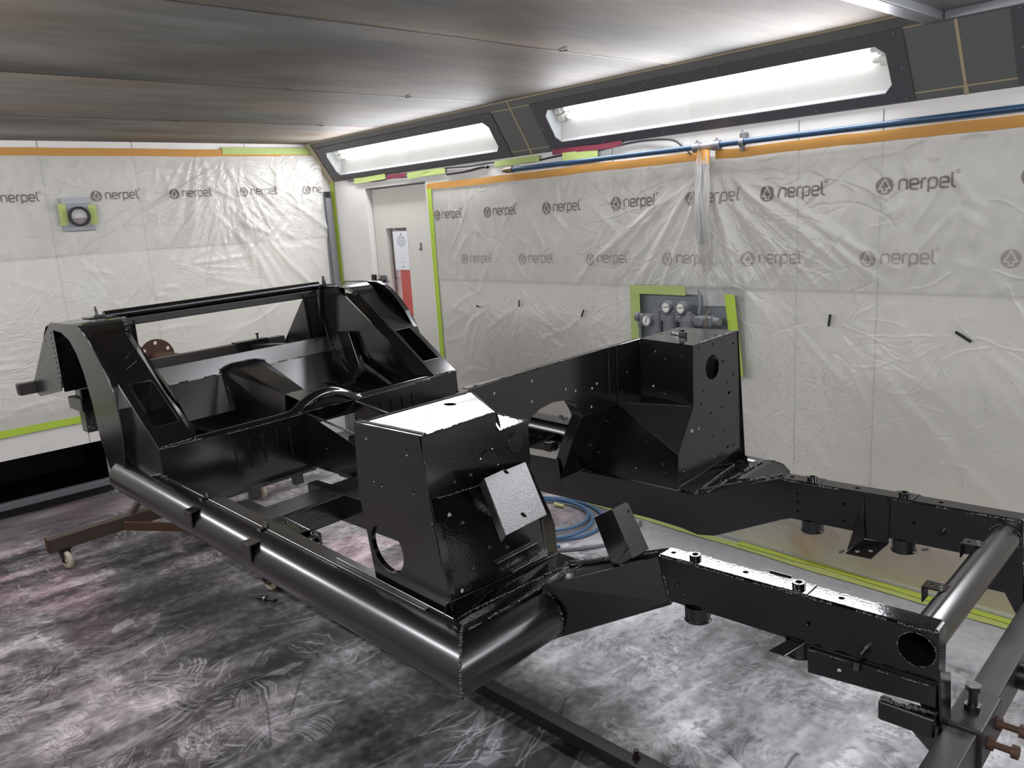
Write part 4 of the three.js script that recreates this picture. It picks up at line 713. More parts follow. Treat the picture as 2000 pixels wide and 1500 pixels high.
// near footwell tower
M.plateLumps = M.lumpy.clone(); M.plateLumps.roughness = 0.4; M.plateLumps.bumpScale = 0.0005;
{
  const zf = (y) => 0.678 + (y + 0.211) * 0.055, q = ([x, y]) => [x, y, zf(y)];
  const outer = [[1.266, 0.247], [1.52, 0.247], [1.524, 0.1], [1.541, -0.211], [1.238, -0.205], [1.232, 0.06]].map(q);
  const oh = [[1.308, 0.213], [1.467, 0.207], [1.462, 0.195], [1.311, 0.105], [1.34, 0.098], [1.464, 0.102]].map((p) => ({ c: q(p), r: 0.0035 }));
  one('footwell_side_panel', plate(outer, 0.0025, [0, 0, -1], [{ c: q([1.313, -0.077]), r: 0.0665 }, ...oh]), M.paint);
  one('hole_flange', ring([1.313, -0.077, zf(-0.077) - 0.014], [0, -0.055, 1], 0.0655, 0.068, 0.013, 40), M.gloss);
  const fr = (pts, x) => pts.map(([z, y]) => [x, y, z]);
  const upH = [[0.572, 0.12], [0.624, 0.119], [0.624, 0.17], [0.555, 0.176]].map(([z, y]) => ({ c: [1.53, y, z], r: 0.004 }));
  one('footwell_front_panel', plate(fr([[0.703, 0.247], [0.474, 0.249], [0.474, 0.201], [0.366, 0.2], [0.367, 0.089], [0.40, 0.086], [0.702, 0.1]], 1.531), 0.0025, [-1, 0, 0], upH), M.paint, 'upper front panel of the near footwell');
  const loH = [[0.646, 0.044], [0.61, 0.012], [0.694, 0.036], [0.589, -0.11], [0.633, -0.153], [0.474, -0.101], [0.533, -0.079]].map(([z, y]) => ({ c: [1.527, y, z], r: 0.005 }));
  one('footwell_front_panel', plate(fr([[0.700, 0.099], [0.40, 0.085], [0.36, 0.06], [0.345, -0.02], [0.33, -0.12], [0.33, -0.2], [0.676, -0.213]], 1.527), 0.0025, [-1, 0, 0], loH), M.lumpy, 'lower front panel of the near footwell');
  one('corner_strip', [plate(fr([[0.70, 0.1], [0.676, 0.1], [0.655, -0.21], [0.676, -0.212]], 1.53), 0.003, [1, 0, 0]), bead([[1.532, 0.098, 0.70], [1.532, 0.09, 0.6], [1.532, 0.086, 0.53]], 0.0024, 0.3)], M.gloss);
  one('footwell_gusset', plate([[1.532, 0.06, 0.362], [1.528, -0.2, 0.335], [1.50, -0.2, 0.263], [1.50, -0.122, 0.262], [1.51, -0.075, 0.283], [1.525, 0.03, 0.35]], 0.003, [-1, 0, 0]), M.paint);
  one('pressed_rib', [boxG(1.528, -0.129, 0.37, 1.536, -0.124, 0.52, 0.002), boxG(1.528, -0.172, 0.40, 1.535, -0.168, 0.47, 0.002)], M.gloss);
  for (const [z, y, r] of [[0.509, 0.134, 0.03], [0.414, 0.156, 0.026]]) one('blanking_disc', [cyl([1.531, y, z], [1.5325, y, z], r, 30), ring([1.531, y, z], [1, 0, 0], r * 1.0, r * 1.06, 0.001)], M.gloss);
  // sloping mounting plate with cheeks
  one('mounting_plate', plate([[1.587, 0.124, 0.581], [1.537, 0.101, 0.393], [1.682, 0.021, 0.482], [1.727, 0.044, 0.660]], 0.004, [-1, -1, 0.3], [{ c: [1.568, 0.110, 0.492], r: 0.007 }, { c: [1.681, 0.046, 0.557], r: 0.007 }]), M.plateLumps, 'bright sloping plate on the near footwell front');
  one('plate_cheek', plate([[1.585, 0.122, 0.582], [1.725, 0.042, 0.661], [1.714, 0.027, 0.665], [1.574, 0.107, 0.586]], 0.003, [0, 0, -1]), M.paint);
  one('plate_cheek', plate([[1.535, 0.099, 0.394], [1.680, 0.019, 0.483], [1.669, 0.004, 0.487], [1.524, 0.084, 0.398]], 0.003, [0, 0, 1]), M.paint);
  one('plate_bracket', [bar([1.53, 0.02, 0.50], [1.60, 0.06, 0.51], 0.03, 0.02), bar([1.53, -0.05, 0.47], [1.65, 0.035, 0.52], 0.03, 0.02)], M.paint);
  // top with a beaded border and a rolled inner shoulder
  const tp = [[1.266, 0.704], [1.532, 0.704], [1.532, 0.476], [1.30, 0.345], [1.287, 0.345]].map(([x, z]) => [x, 0.25, z]);
  const th = [[1.392, 0.492], [1.373, 0.542], [1.417, 0.585], [1.413, 0.548], [1.424, 0.636], [1.461, 0.654], [1.477, 0.64], [1.319, 0.55]].map(([x, z]) => ({ c: [x, 0.25, z], r: 0.0045 }));
  one('footwell_top', [plate(tp, 0.003, [0, -1, 0], [{ c: [1.36, 0.25, 0.47], r: 0.022, ry: 0.014 }, ...th])], std(0x060607, 0.12, 0, { bumpMap: wavy, bumpScale: 0.0011, ior: 1.6 }));
  one('top_border', [pipe([[1.27, 0.251, 0.688], [1.528, 0.251, 0.69]], 0.003, 12, 8), pipe([[1.282, 0.251, 0.69], [1.30, 0.251, 0.36]], 0.003, 12, 8), bead([[1.53, 0.25, 0.70], [1.53, 0.25, 0.48]], 0.0018, 0.5)], M.gloss);
  const sh = []; for (let i = 0; i <= 8; i++) { const a = i / 8 * 1.5; sh.push([0.035 * Math.sin(a), -0.05 * (1 - Math.cos(a))]); }
  const g = sheet(10, 8, (u, v) => { const k = Math.round(v * 8), e = V(mix(1.532, 1.30, u), 0.25, mix(0.476, 0.345, u)), n = V(0.45, 0, -0.89); return [e.x + n.x * sh[k][0] * mix(0.25, 1, u), 0.251 + sh[k][1], e.z + n.z * sh[k][0] * mix(0.35, 1, u)]; }, () => 0);
  M.glossD = M.gloss.clone(); M.glossD.side = THREE.DoubleSide;
  one('rolled_shoulder', g, M.glossD);
  one('pedal_box', [plate([[1.53, 0.2, 0.476], [1.53, 0.2, 0.366], [1.3, 0.203, 0.34], [1.3, 0.203, 0.36]], 0.0025, [0, -1, 0]), plate([[1.53, 0.2, 0.367], [1.3, 0.203, 0.341], [1.287, 0.06, 0.335], [1.53, 0.089, 0.368]], 0.0025, [0, 0, 1]), bead([[1.53, 0.2, 0.47], [1.53, 0.2, 0.37]], 0.002, 0.3), bead([[1.53, 0.2, 0.366], [1.31, 0.203, 0.341]], 0.002, 0.3)], M.lumpy);
  one('footwell_inner_wall', plate([[1.53, 0.089, 0.366], [1.287, 0.06, 0.335], [1.14, -0.19, 0.30], [1.52, -0.2, 0.30]], 0.0025, [0, 0, 1]), M.paint);
}
// far footwell tower
{
  const F = (pts, x = 1.53) => pts.map(([z, y]) => [x, y, z]);
  const fh = [[-0.445, 0.239], [-0.529, 0.239], [-0.662, 0.217], [-0.591, 0.168], [-0.655, 0.11], [-0.612, 0.091], [-0.463, 0.093], [-0.446, 0.053], [-0.575, 0.011], [-0.505, 0.01], [-0.427, -0.024], [-0.581, -0.072], [-0.511, -0.071], [-0.642, -0.139]].map(([z, y]) => ({ c: [1.53, y, z], r: 0.0045 }));
  const ov = [[-0.624, 0.052], [-0.385, -0.021], [-0.604, -0.135], [-0.514, -0.141], [-0.327, -0.136]].map(([z, y]) => ({ c: [1.53, y, z], r: 0.009, ry: 0.0055 }));
  one('footwell_front_panel', plate(F([[-0.41, 0.253], [-0.69, 0.255], [-0.704, -0.16], [-0.291, -0.185], [-0.298, -0.078], [-0.398, 0.057]]), 0.0025, [-1, 0, 0], [{ c: [1.53, 0.162, -0.523], r: 0.0425 }, ...fh, ...ov]), M.paint, 'grey-shining front panel of the far footwell with a round hole');
  one('hole_flange', ring([1.515, 0.162, -0.523], [1, 0, 0], 0.0415, 0.044, 0.014, 36), M.gloss);
  one('footwell_top', plate([[1.286, 0.257, -0.467], [1.532, 0.254, -0.408], [1.532, 0.256, -0.692], [1.286, 0.257, -0.706]], 0.003, [0, -1, 0], [{ c: [1.47, 0.255, -0.46], r: 0.005 }, { c: [1.5, 0.255, -0.6], r: 0.006 }, { c: [1.35, 0.256, -0.65], r: 0.005 }, { c: [1.31, 0.256, -0.56], r: 0.01, ry: 0.006 }]), M.gloss);
  one('spring_catch', [boxG(1.40, 0.257, -0.545, 1.425, 0.274, -0.53, 0.002), plate([[1.37, 0.2575, -0.60], [1.39, 0.2575, -0.60], [1.42, 0.28, -0.53], [1.40, 0.28, -0.53]], 0.002, [0, 1, 0]), bead([[1.34, 0.258, -0.58], [1.39, 0.258, -0.55]], 0.004, 0.2)], M.gloss);
  const P1 = [1.286, 0.063, -0.318], P2 = [1.53, -0.078, -0.298], P3 = [1.53, 0.057, -0.398], P4 = [1.286, 0.062, -0.448];
  const tri = (a, b, c) => plate([a, b, c], 0.0025, [0, 0, -1], [], 0.0003);
  one('footwell_inner_wall', plate([[1.286, 0.255, -0.466], [1.53, 0.253, -0.41], P3, P4], 0.0025, [0, 0, -1], [{ c: [1.36, 0.22, -0.447], r: 0.004 }, { c: [1.35, 0.1, -0.447], r: 0.004 }, { c: [1.48, 0.215, -0.42], r: 0.006 }, { c: [1.49, 0.08, -0.411], r: 0.005 }]), M.paint, 'upper inner wall of the far footwell');
  one('footwell_facet', [tri(P1, P2, P3), tri(P1, P3, P4)], M.paint, 'sloping facet of the far footwell');
  one('footwell_inner_wall', plate([P1, P2, [1.53, -0.2, -0.29], [1.131, -0.195, -0.30]], 0.0025, [0, 0, -1], [{ c: [1.36, -0.15, -0.3], r: 0.003 }, { c: [1.47, -0.12, -0.3], r: 0.005 }, { c: [1.2, -0.12, -0.3], r: 0.003 }]), M.paint, 'lower inner wall of the far footwell');
  one('crease_edge', [pipe([P1, P2], 0.0014, 6, 6), pipe([P4, P3], 0.0012, 6, 6), pipe([P2, P3], 0.0014, 6, 6), pipe([P3, [1.53, 0.253, -0.41]], 0.0014, 6, 6), pipe([P2, [1.53, -0.2, -0.29]], 0.0014, 6, 6)], M.gloss);
  one('footwell_side_panel', plate([[1.286, 0.257, -0.706], [1.53, 0.255, -0.69], [1.541, -0.22, -0.704], [1.238, -0.205, -0.70], [1.232, 0.06, -0.705]], 0.0025, [0, 0, 1], [{ c: [1.313, -0.077, -0.705], r: 0.0665 }]), M.paint);
  one('weld_seam', [bead([[1.53, 0.256, -0.69], [1.53, 0.255, -0.42]], 0.0022, 0.45), bead([[1.145, -0.19, -0.304], [1.52, -0.2, -0.294]], 0.0026, 0.45)], M.bead);
  const bits = []; for (const [x, y, z, nx] of [[1.34, 0.215, -0.457, 0], [1.40, 0.085, -0.43, 0], [1.40, 0.03, -0.385, 0], [1.47, 0.0, -0.36, 0], [1.50, -0.03, -0.34, 0], [1.33, 0.02, -0.33, 0], [1.40, -0.05, -0.31, 0], [1.25, 0.0, -0.305, 0], [1.48, -0.14, -0.296, 0], [1.40, 0.2, -0.44, 0], [1.286, 0.16, -0.38, 1], [1.286, 0.1, -0.34, 1]]) bits.push(bead([[x, y, z + 0.003], [x + 0.012, y - 0.004, z + 0.004]], 0.0028, 0));
  one('spot_weld', bits, M.bead);
}
// firewall with the gearbox arch, upper part upright and toe board leaning back
{
  const arch = [[0.06, 0.132], [0.1, 0.117], [0.122, 0.085], [0.133, 0.061]], bx = (y) => 1.286 - 0.155 * (0.06 - y) / 0.255;
  const top = [[-0.466, 0.257], [-0.466, 0.06], ...arch.map(([z, y]) => [-z, y]).reverse(), [0, 0.139], ...arch, [0.338, 0.06], [0.338, 0.252]].map(([z, y]) => [1.286, y, z]);
  const H = [[0.082, 0.223], [0.24, 0.221], [0.09, 0.162], [-0.066, 0.166], [-0.193, 0.141], [-0.111, 0.15], [-0.183, 0.081], [-0.218, 0.151]].map(([z, y]) => ({ c: [1.286, y, z], r: 0.0045 }));
  one('firewall', plate(top, 0.003, [-1, 0, 0], H), M.paint);
  const leg = (s) => plate([[0.133, 0.06], [0.137, 0.0], [0.145, -0.06], [0.158, -0.12], [0.17, -0.19], [0.31, -0.19], [0.335, 0.06]].map(([z, y]) => [bx(y), y, s * z]), 0.003, [-1, 0.3, 0]);
  one('toe_board', leg(1), M.paint); one('toe_board', leg(-1), M.paint);
  const outline = [[0.17, -0.19], [0.158, -0.12], [0.145, -0.06], [0.137, 0.0], [0.133, 0.06], [0.122, 0.085], [0.1, 0.117], [0.06, 0.132], [0, 0.139]], full = [...outline, ...outline.slice(0, -1).reverse().map(([z, y]) => [-z, y])].map(([z, y]) => [bx(Math.min(y, 0.06)), y, z]);
  const lip = sheet(full.length - 1, 1, (u, v) => { const p = full[Math.round(u * (full.length - 1))]; return [p[0] - v * 0.045, p[1], p[2]]; }, () => 0); M.paintD = M.paint.clone(); M.paintD.side = THREE.DoubleSide;
  one('arch_lip', lip, M.paintD);
  one('firewall_rail', [plate([[1.262, 0.257, 0.34], [1.287, 0.257, 0.34], [1.287, 0.257, -0.47], [1.262, 0.257, -0.47]], 0.003, [0, -1, 0]), bead([[1.287, 0.258, 0.32], [1.287, 0.258, -0.45]], 0.0022, 0.55)], M.gloss);
  one('firewall_crease', [pipe([[1.288, 0.256, -0.328], [1.288, 0.063, -0.32]], 0.0013, 6, 6), pipe([[1.288, 0.245, -0.285], [1.288, 0.06, -0.262], [bx(-0.1) + 0.002, -0.1, -0.24]], 0.0012, 10, 6)], M.gloss);
}
// transmission tunnel and seat cross member with its outriggers
both('tunnel_side', plate([[0.0, -0.008, 0.12], [0.36, -0.095, 0.12], [0.8, -0.11, 0.125], [1.15, -0.11, 0.15], [1.15, -0.235, 0.15], [0.0, -0.235, 0.12]], 0.0025, [0, 0, -1], [{ c: [0.15, -0.14, 0.12], r: 0.003 }]), M.paint);
both('tunnel_rim', bar([0.02, -0.013, 0.118], [0.8, -0.11, 0.123], 0.012, 0.004, V(0, 1, 0), 0.001), M.paint);
one('tunnel_bulkhead', plate([[0.3, -0.07, 0.118], [0.3, -0.07, -0.118], [0.3, -0.235, -0.118], [0.3, -0.235, 0.118]], 0.003, [1, 0, 0]), M.paint);
both('tunnel_seat_mount', [boxG(0.27, -0.225, 0.12, 0.36, -0.205, 0.165, 0.003), plate([[0.28, -0.2, 0.122], [0.36, -0.2, 0.122], [0.355, -0.2, 0.175], [0.3, -0.2, 0.16]], 0.003, [0, -1, 0], [{ c: [0.33, -0.2, 0.15], r: 0.004 }])], M.paint);
both('seat_cross_member', bar([0.467, -0.246, 0.14], [0.467, -0.246, 0.65], 0.145, 0.092, V(0, 1, 0), 0.006), M.paint);
both('seat_outrigger', [plate([[0.53, -0.2, 0.555], [0.717, -0.205, 0.562], [0.717, -0.205, 0.64], [0.515, -0.198, 0.64]], 0.003, [0, -1, 0], [{ c: [0.6, -0.203, 0.58], r: 0.008, ry: 0.004 }, { c: [0.68, -0.204, 0.575], r: 0.008, ry: 0.004 }]), plate([[0.53, -0.2, 0.556], [0.717, -0.205, 0.563], [0.717, -0.26, 0.563], [0.53, -0.26, 0.556]], 0.003, [0, 0, 1]), plate([[0.54, -0.26, 0.556], [0.72, -0.26, 0.563], [0.72, -0.26, 0.63], [0.54, -0.26, 0.63]], 0.003, [0, 1, 0]), ring([0.735, -0.235, 0.57], [1, 0, 0], 0.012, 0.02, 0.02), boxG(0.715, -0.255, 0.545, 0.75, -0.215, 0.56, 0.002)], M.gloss);
both('seat_outrigger', plate([[0.243, -0.2, 0.61], [0.262, -0.2, 0.54], [0.392, -0.2, 0.545], [0.41, -0.202, 0.615]], 0.003, [0, -1, 0], [{ c: [0.36, -0.2, 0.56], r: 0.007, ry: 0.004 }]), M.paint);
// heelboard with pressed ribs under the rear cross tube
both('heelboard', plate([[0, -0.005, 0.722], [0, -0.097, 0.722], [0, -0.17, 0.66], [0, -0.24, 0.56], [0, -0.24, 0.12], [0, -0.005, 0.12]], 0.003, [-1, 0, 0]), M.paint);
both('heelboard_flange', [boxG(-0.002, -0.252, 0.12, 0.03, -0.238, 0.56, 0.002), boxG(0.0, -0.292, 0.375, 0.03, -0.25, 0.42, 0.003), boxG(0.0, -0.29, 0.185, 0.03, -0.25, 0.225, 0.003)], M.paint);
both('pressed_rib', [0.2, 0.26, 0.32, 0.38, 0.44].map((z) => { const g = cyl([0.0005, -0.05, z], [0.0005, -0.165, z], 0.0045, 10); return g; }), M.paint);
{
  const p = [[-0.03, -0.022, 0.6], [-0.03, -0.022, 0.4], [-0.03, -0.022, 0.2], [-0.03, -0.012, 0.145], [-0.03, 0.012, 0.105], [-0.03, 0.034, 0.05], [-0.03, 0.042, 0], [-0.03, 0.034, -0.05], [-0.03, 0.012, -0.105], [-0.03, -0.012, -0.145], [-0.03, -0.022, -0.2], [-0.03, -0.022, -0.4], [-0.03, -0.022, -0.6]];
  one('rear_cross_tube', pipe(p, 0.027, 140, 22), std(0x07070a, 0.12, 0, { ior: 1.8 }));
  const arc = []; for (let i = 0; i <= 14; i++) { const a = i / 14 * Math.PI; arc.push([-0.008, -0.008 + 0.048 * Math.sin(a), 0.118 * Math.cos(a)]); }
  one('hump_plate', plate(arc, 0.003, [-1, 0, 0]), M.paint);
  const dish = []; for (let i = 0; i <= 14; i++) { const a = i / 14 * Math.PI; dish.push([0.0, -0.01 - 0.05 * Math.sin(a), 0.118 * Math.cos(a)]); }
  one('hump_dish', plate(dish, 0.004, [-1, 0, 0]), M.gloss);
  both('weld_seam', [bead([[0.002, -0.004, 0.72], [0.002, -0.004, 0.56]], 0.0045, 0.1), bead([[0.003, -0.012, 0.56], [0.003, -0.012, 0.13]], 0.0028, 0.35), bead([[-0.062, -0.012, 0.58], [-0.062, -0.012, 0.16]], 0.0022, 0.5), bead([[0.003, -0.02, 0.122], [0.003, -0.22, 0.122]], 0.003, 0.4), bead([[0.003, -0.1, 0.722], [0.004, -0.165, 0.67]], 0.005, 0.2)], M.bead);
  one('weld_seam', [bead([[0.004, -0.008, 0.115], [0.004, -0.008, -0.115]], 0.0022, 0.5), bead(arc.slice(2, 13).map(([x, y, z]) => [x + 0.006, y - 0.006, z]), 0.0022, 0.5)], M.bead);
}
// boot floor, sloping rear panel and tunnel cover
one('boot_floor', boxG(-0.7, -0.08, -0.61, -0.05, -0.074, 0.61, 0.001), M.paint);
both('boot_floor_rail', bar([-0.1, -0.062, 0.40], [-0.68, -0.062, 0.40], 0.03, 0.022), M.paint);
one('rear_panel', plate([[-0.67, -0.078, 0.575], [-0.67, -0.078, -0.575], [-0.735, 0.097, -0.522], [-0.735, 0.097, 0.522]], 0.003, [-1, -1, 0]), M.tubePaint, 'lower rear panel with soft light reflections');
one('rear_panel', plate([[-0.733, 0.1, 0.52], [-0.733, 0.1, -0.52], [-0.752, 0.179, -0.5], [-0.752, 0.179, 0.5]], 0.004, [-1, -1, 0]), M.tubePaint, 'upper band of the rear panel');
one('weld_seam', [bead([[-0.73, 0.1, 0.5], [-0.73, 0.1, 0.14]], 0.0026, 0.4), bead([[-0.73, 0.1, -0.14], [-0.73, 0.1, -0.5]], 0.0022, 0.6)], M.bead);
{
  const T = [[-0.735, 0.135, 0.06], [-0.735, 0.135, -0.06], [-0.275, 0.028, -0.048], [-0.275, 0.028, 0.048]], B = [[-0.737, 0.12, 0.115], [-0.737, 0.12, -0.115], [-0.70, -0.076, 0.12], [-0.70, -0.076, -0.12], [-0.5, -0.076, -0.17], [-0.5, -0.076, 0.17], [-0.2, -0.076, 0.105], [-0.2, -0.076, -0.105]];
  one('tunnel_cover', hull([...T, ...B]), M.paint);
  one('cover_flap', plate([[-0.275, 0.029, 0.05], [-0.275, 0.029, -0.05], [-0.14, 0.012, -0.055], [-0.14, 0.012, 0.055]], 0.003, [0, -1, 0]), M.paint);
  one('weld_seam', [bead([[-0.732, 0.122, 0.115], [-0.732, 0.138, 0.06], [-0.732, 0.138, -0.06], [-0.732, 0.122, -0.115]], 0.004, 0.35)], M.bead);
}
// rear wheel arches
{
  const slope = [[0, 0], [-0.17, 0.119], [-0.315, 0.222], [-0.457, 0.33], [-0.535, 0.385]];
  const zi = 0.585, zo = 0.72, rp = (x, z) => [x, -0.72 * x + 0.001, z];
  both('wheel_arch_ramp', plate([rp(0, zi), rp(0, zo), rp(-0.535, zo), rp(-0.535, zi)], 0.003, [-0.5, -1, 0], [[rp(-0.087, 0.597), rp(-0.087, 0.692), rp(-0.286, 0.69), rp(-0.284, 0.597)]]), M.paint);
  const lo = (x, z) => { const p = rp(x, z); return [p[0] - 0.05, p[1] - 0.07, z]; };
  both('ramp_pocket', [plate([lo(-0.08, 0.592), lo(-0.08, 0.697), lo(-0.29, 0.697), lo(-0.29, 0.592)], 0.002, [-0.5, -1, 0]), plate([rp(-0.087, 0.692), lo(-0.087, 0.692), lo(-0.286, 0.692), rp(-0.286, 0.692)], 0.002, [0, 0, 1]), plate([rp(-0.087, 0.597), lo(-0.087, 0.597), lo(-0.286, 0.597), rp(-0.286, 0.597)], 0.002, [0, 0, -1]), plate([rp(-0.286, 0.597), lo(-0.286, 0.597), lo(-0.286, 0.692), rp(-0.286, 0.692)], 0.002, [-1, 0.7, 0]), plate([rp(-0.087, 0.597), lo(-0.087, 0.597), lo(-0.087, 0.692), rp(-0.087, 0.692)], 0.002, [1, -0.7, 0])], M.paint);
  both('pocket_edge', [pipe([rp(-0.086, 0.597), rp(-0.286, 0.597)], 0.0015, 6, 6), pipe([rp(-0.286, 0.597), rp(-0.286, 0.691)], 0.0015, 6, 6), pipe([rp(-0.086, 0.597), rp(-0.086, 0.691)], 0.0015, 6, 6)], M.gloss);
  both('ramp_chamfer', plate([rp(0, zi), [-0.10, 0.005, 0.545], [-0.416, 0.262, 0.545], [-0.62, 0.40, 0.545], rp(-0.535, zi)], 0.003, [0, -0.5, 1], [], 0.0004), M.gloss);
  const crown = [[-0.535, 0.386], [-0.56, 0.406], [-0.6, 0.425], [-0.64, 0.434], [-0.68, 0.437], [-0.9, 0.438], [-1.0, 0.42], [-1.07, 0.37]].reverse();
  both('wheel_arch_crown', [skin(crown, 0.555, 0.742, 0.003), skin(crown.slice(0, 5), 0.52, 0.557, 0.003)], M.gloss);
  const rows = [[[-0.09, 0.008, 0.545], [-0.266, 0.163, 0.54], [-0.416, 0.265, 0.54], [-0.635, 0.404, 0.54], [-0.9, 0.43, 0.54]], [[-0.075, -0.03, 0.546], [-0.27, 0.1, 0.536], [-0.45, 0.1, 0.53], [-0.66, 0.1, 0.522], [-0.95, 0.1, 0.522]], [[-0.06, -0.08, 0.55], [-0.25, -0.08, 0.555], [-0.45, -0.08, 0.562], [-0.69, -0.08, 0.575], [-1.0, -0.06, 0.575]]];
  M.paintD ??= M.paint.clone(); M.paintD.side = THREE.DoubleSide;
  both('wheel_arch_inner', [sheet(4, 2, (u, v) => rows[Math.round(v * 2)][Math.round(u * 4)], () => 0).toNonIndexed(), plate([[-0.88, 0.432, 0.53], [-0.97, 0.40, 0.53], [-1.28, 0.11, 0.53], [-0.93, 0.09, 0.53]], 0.003, [0, 0, 1])].map((g) => { g.computeVertexNormals(); return g; }), M.paintD);
  both('arch_side', plate([[0, -0.002, 0.72], [0, -0.1, 0.72], [-0.30, -0.16, 0.72], [-0.50, -0.15, 0.72], [-0.549, -0.038, 0.72], [-0.56, 0.113, 0.72], [-0.577, 0.188, 0.72], [-0.62, 0.30, 0.72], [-0.6, 0.42, 0.72], [-0.535, 0.383, 0.72]], 0.003, [0, 0, -1]), M.paint);
  const rim = [[-0.9, 0.437], [-0.66, 0.437], [-0.561, 0.433], [-0.51, 0.418], [-0.464, 0.392], [-0.408, 0.346], [-0.351, 0.285], [-0.295, 0.205], [-0.275, 0.123], [-0.27, 0.031], [-0.31, -0.087], [-0.34, -0.15], [-0.503, -0.15], [-0.549, -0.038], [-0.56, 0.113], [-0.577, 0.188], [-0.595, 0.25], [-0.635, 0.32], [-0.69, 0.37], [-0.78, 0.4], [-0.9, 0.408]];
  both('wheel_arch_rim', plate(rim.map(([x, y]) => [x, y, 0.742]), 0.004, [0, 0, 1], [{ c: [-0.49, 0.03, 0.742], r: 0.005 }, { c: [-0.48, -0.095, 0.742], r: 0.005 }]), M.paint);
  const ed = rim.slice(0, 12).map(([x, y]) => [x, y, 0.745]); both('rim_bead', pipe(ed, 0.0035, 60, 8), M.gloss);
  both('rim_lip', skin(rim.slice(1, 12).reverse(), 0.72, 0.748, 0.003), M.paint);
  both('tail_panel', plate([[-0.872, 0.434, 0.74], [-0.93, 0.436, 0.74], [-1.068, 0.365, 0.74], [-1.385, 0.138, 0.74], [-1.365, 0.085, 0.74], [-1.33, 0.073, 0.74], [-0.96, 0.132, 0.74], [-0.92, 0.20, 0.74], [-0.9, 0.408, 0.74]], 0.003, [0, 0, 1], [{ c: [-1.04, 0.35, 0.74], r: 0.005 }, { c: [-1.17, 0.25, 0.74], r: 0.005 }, { c: [-1.26, 0.18, 0.74], r: 0.005 }]), M.paint);
  both('tail_flange', [plate([[-0.93, 0.13, 0.52], [-0.93, 0.13, 0.74], [-0.93, 0.43, 0.74], [-0.93, 0.43, 0.52]], 0.003, [-1, 0, 0])], M.paint);
  const sw = []; for (let i = 0; i < 12; i++) sw.push(bumpG[i % 3].clone().scale(0.004, 0.003, 0.003).translate(-0.945, 0.15 + i * 0.022, 0.744)); both('spot_weld', sw, M.paint);
  both('spring_hanger', [boxG(-1.19, -0.11, 0.57, -1.11, 0.10, 0.63, 0.006), boxG(-1.25, 0.0, 0.55, -1.06, 0.06, 0.65, 0.006), cyl([-1.27, 0.02, 0.60], [-1.2, 0.02, 0.60], 0.03, 20), bead([[-1.115, -0.105, 0.575], [-1.11, -0.09, 0.625], [-1.112, -0.06, 0.6]], 0.007, 0)], M.paint);
  both('weld_seam', [bead([[-0.02, -0.002, 0.588], [-0.005, 0.004, 0.60], [-0.002, 0.002, 0.71]], 0.004, 0.3), bead([[-0.53, 0.384, 0.57], [-0.6, 0.425, 0.55], [-0.69, 0.435, 0.53]], 0.0035, 0.3), bead([[-0.567, -0.07, 0.517], [-0.748, 0.1, 0.517], [-0.82, 0.3, 0.517]], 0.0045, 0.35), bead([[-0.02, -0.1, 0.722], [-0.2, -0.14, 0.722], [-0.4, -0.145, 0.722]], 0.005, 0.45)], M.bead);
  const mark = (pts) => pipe(pts.map(([x, z]) => rp(x, z).map((v, i) => v + (i === 1 ? 0.001 : 0))), 0.0016, pts.length * 3, 6);
  both('scribed_mark', [mark([[-0.40, 0.64], [-0.43, 0.61]]), mark([[-0.43, 0.61], [-0.385, 0.606]]), mark([[-0.385, 0.606], [-0.355, 0.66]])], M.gloss);
  both('belt_box', [plate([[-0.68, 0.2, 0.517], [-0.545, 0.205, 0.517], [-0.475, 0.05, 0.49], [-0.56, -0.03, 0.517]], 0.003, [0, 0, -1]), plate([[-0.545, 0.205, 0.517], [-0.475, 0.05, 0.49], [-0.475, 0.05, 0.518]], 0.003, [-1, 0, 0], [], 0.0003), bar([-0.475, 0.045, 0.505], [-0.24, -0.05, 0.5], 0.02, 0.02)], M.paint);
}
// roll bar, posts and lugs
one('roll_bar', [cyl([-0.85, 0.44, -0.545], [-0.85, 0.44, 0.545], 0.021, 24), bar([-0.84, 0.402, -0.52], [-0.84, 0.402, 0.52], 0.034, 0.036, V(0, 1, 0), 0.004)], M.tubePaint);
both('roll_bar_post', [plate([[-0.88, 0.16, 0.515], [-0.815, 0.165, 0.44], [-0.82, 0.405, 0.43], [-0.88, 0.42, 0.515]], 0.004, [0, 0, 1]), plate([[-0.83, 0.165, 0.44], [-0.83, 0.165, 0.515], [-0.83, 0.41, 0.515], [-0.83, 0.405, 0.43]], 0.004, [-1, 0, 0])], M.paint);
both('post_highlight_edge', [pipe([[-0.828, 0.167, 0.44], [-0.828, 0.404, 0.43]], 0.0022, 6, 6), pipe([[-0.828, 0.167, 0.515], [-0.828, 0.41, 0.515]], 0.0022, 6, 6)], M.gloss);  // thin gloss pipes added along the post edges to carry bright highlights
both('roll_bar_lug', [plate([[-0.86, 0.44, 0.575], [-0.82, 0.44, 0.575], [-0.835, 0.485, 0.575], [-0.85, 0.487, 0.575]], 0.004, [0, 0, 1], [{ c: [-0.842, 0.47, 0.575], r: 0.004 }]), boxG(-0.9, 0.438, 0.55, -0.8, 0.443, 0.62, 0.002), bead([[-0.83, 0.444, 0.56], [-0.84, 0.446, 0.59]], 0.004, 0)], M.gloss);

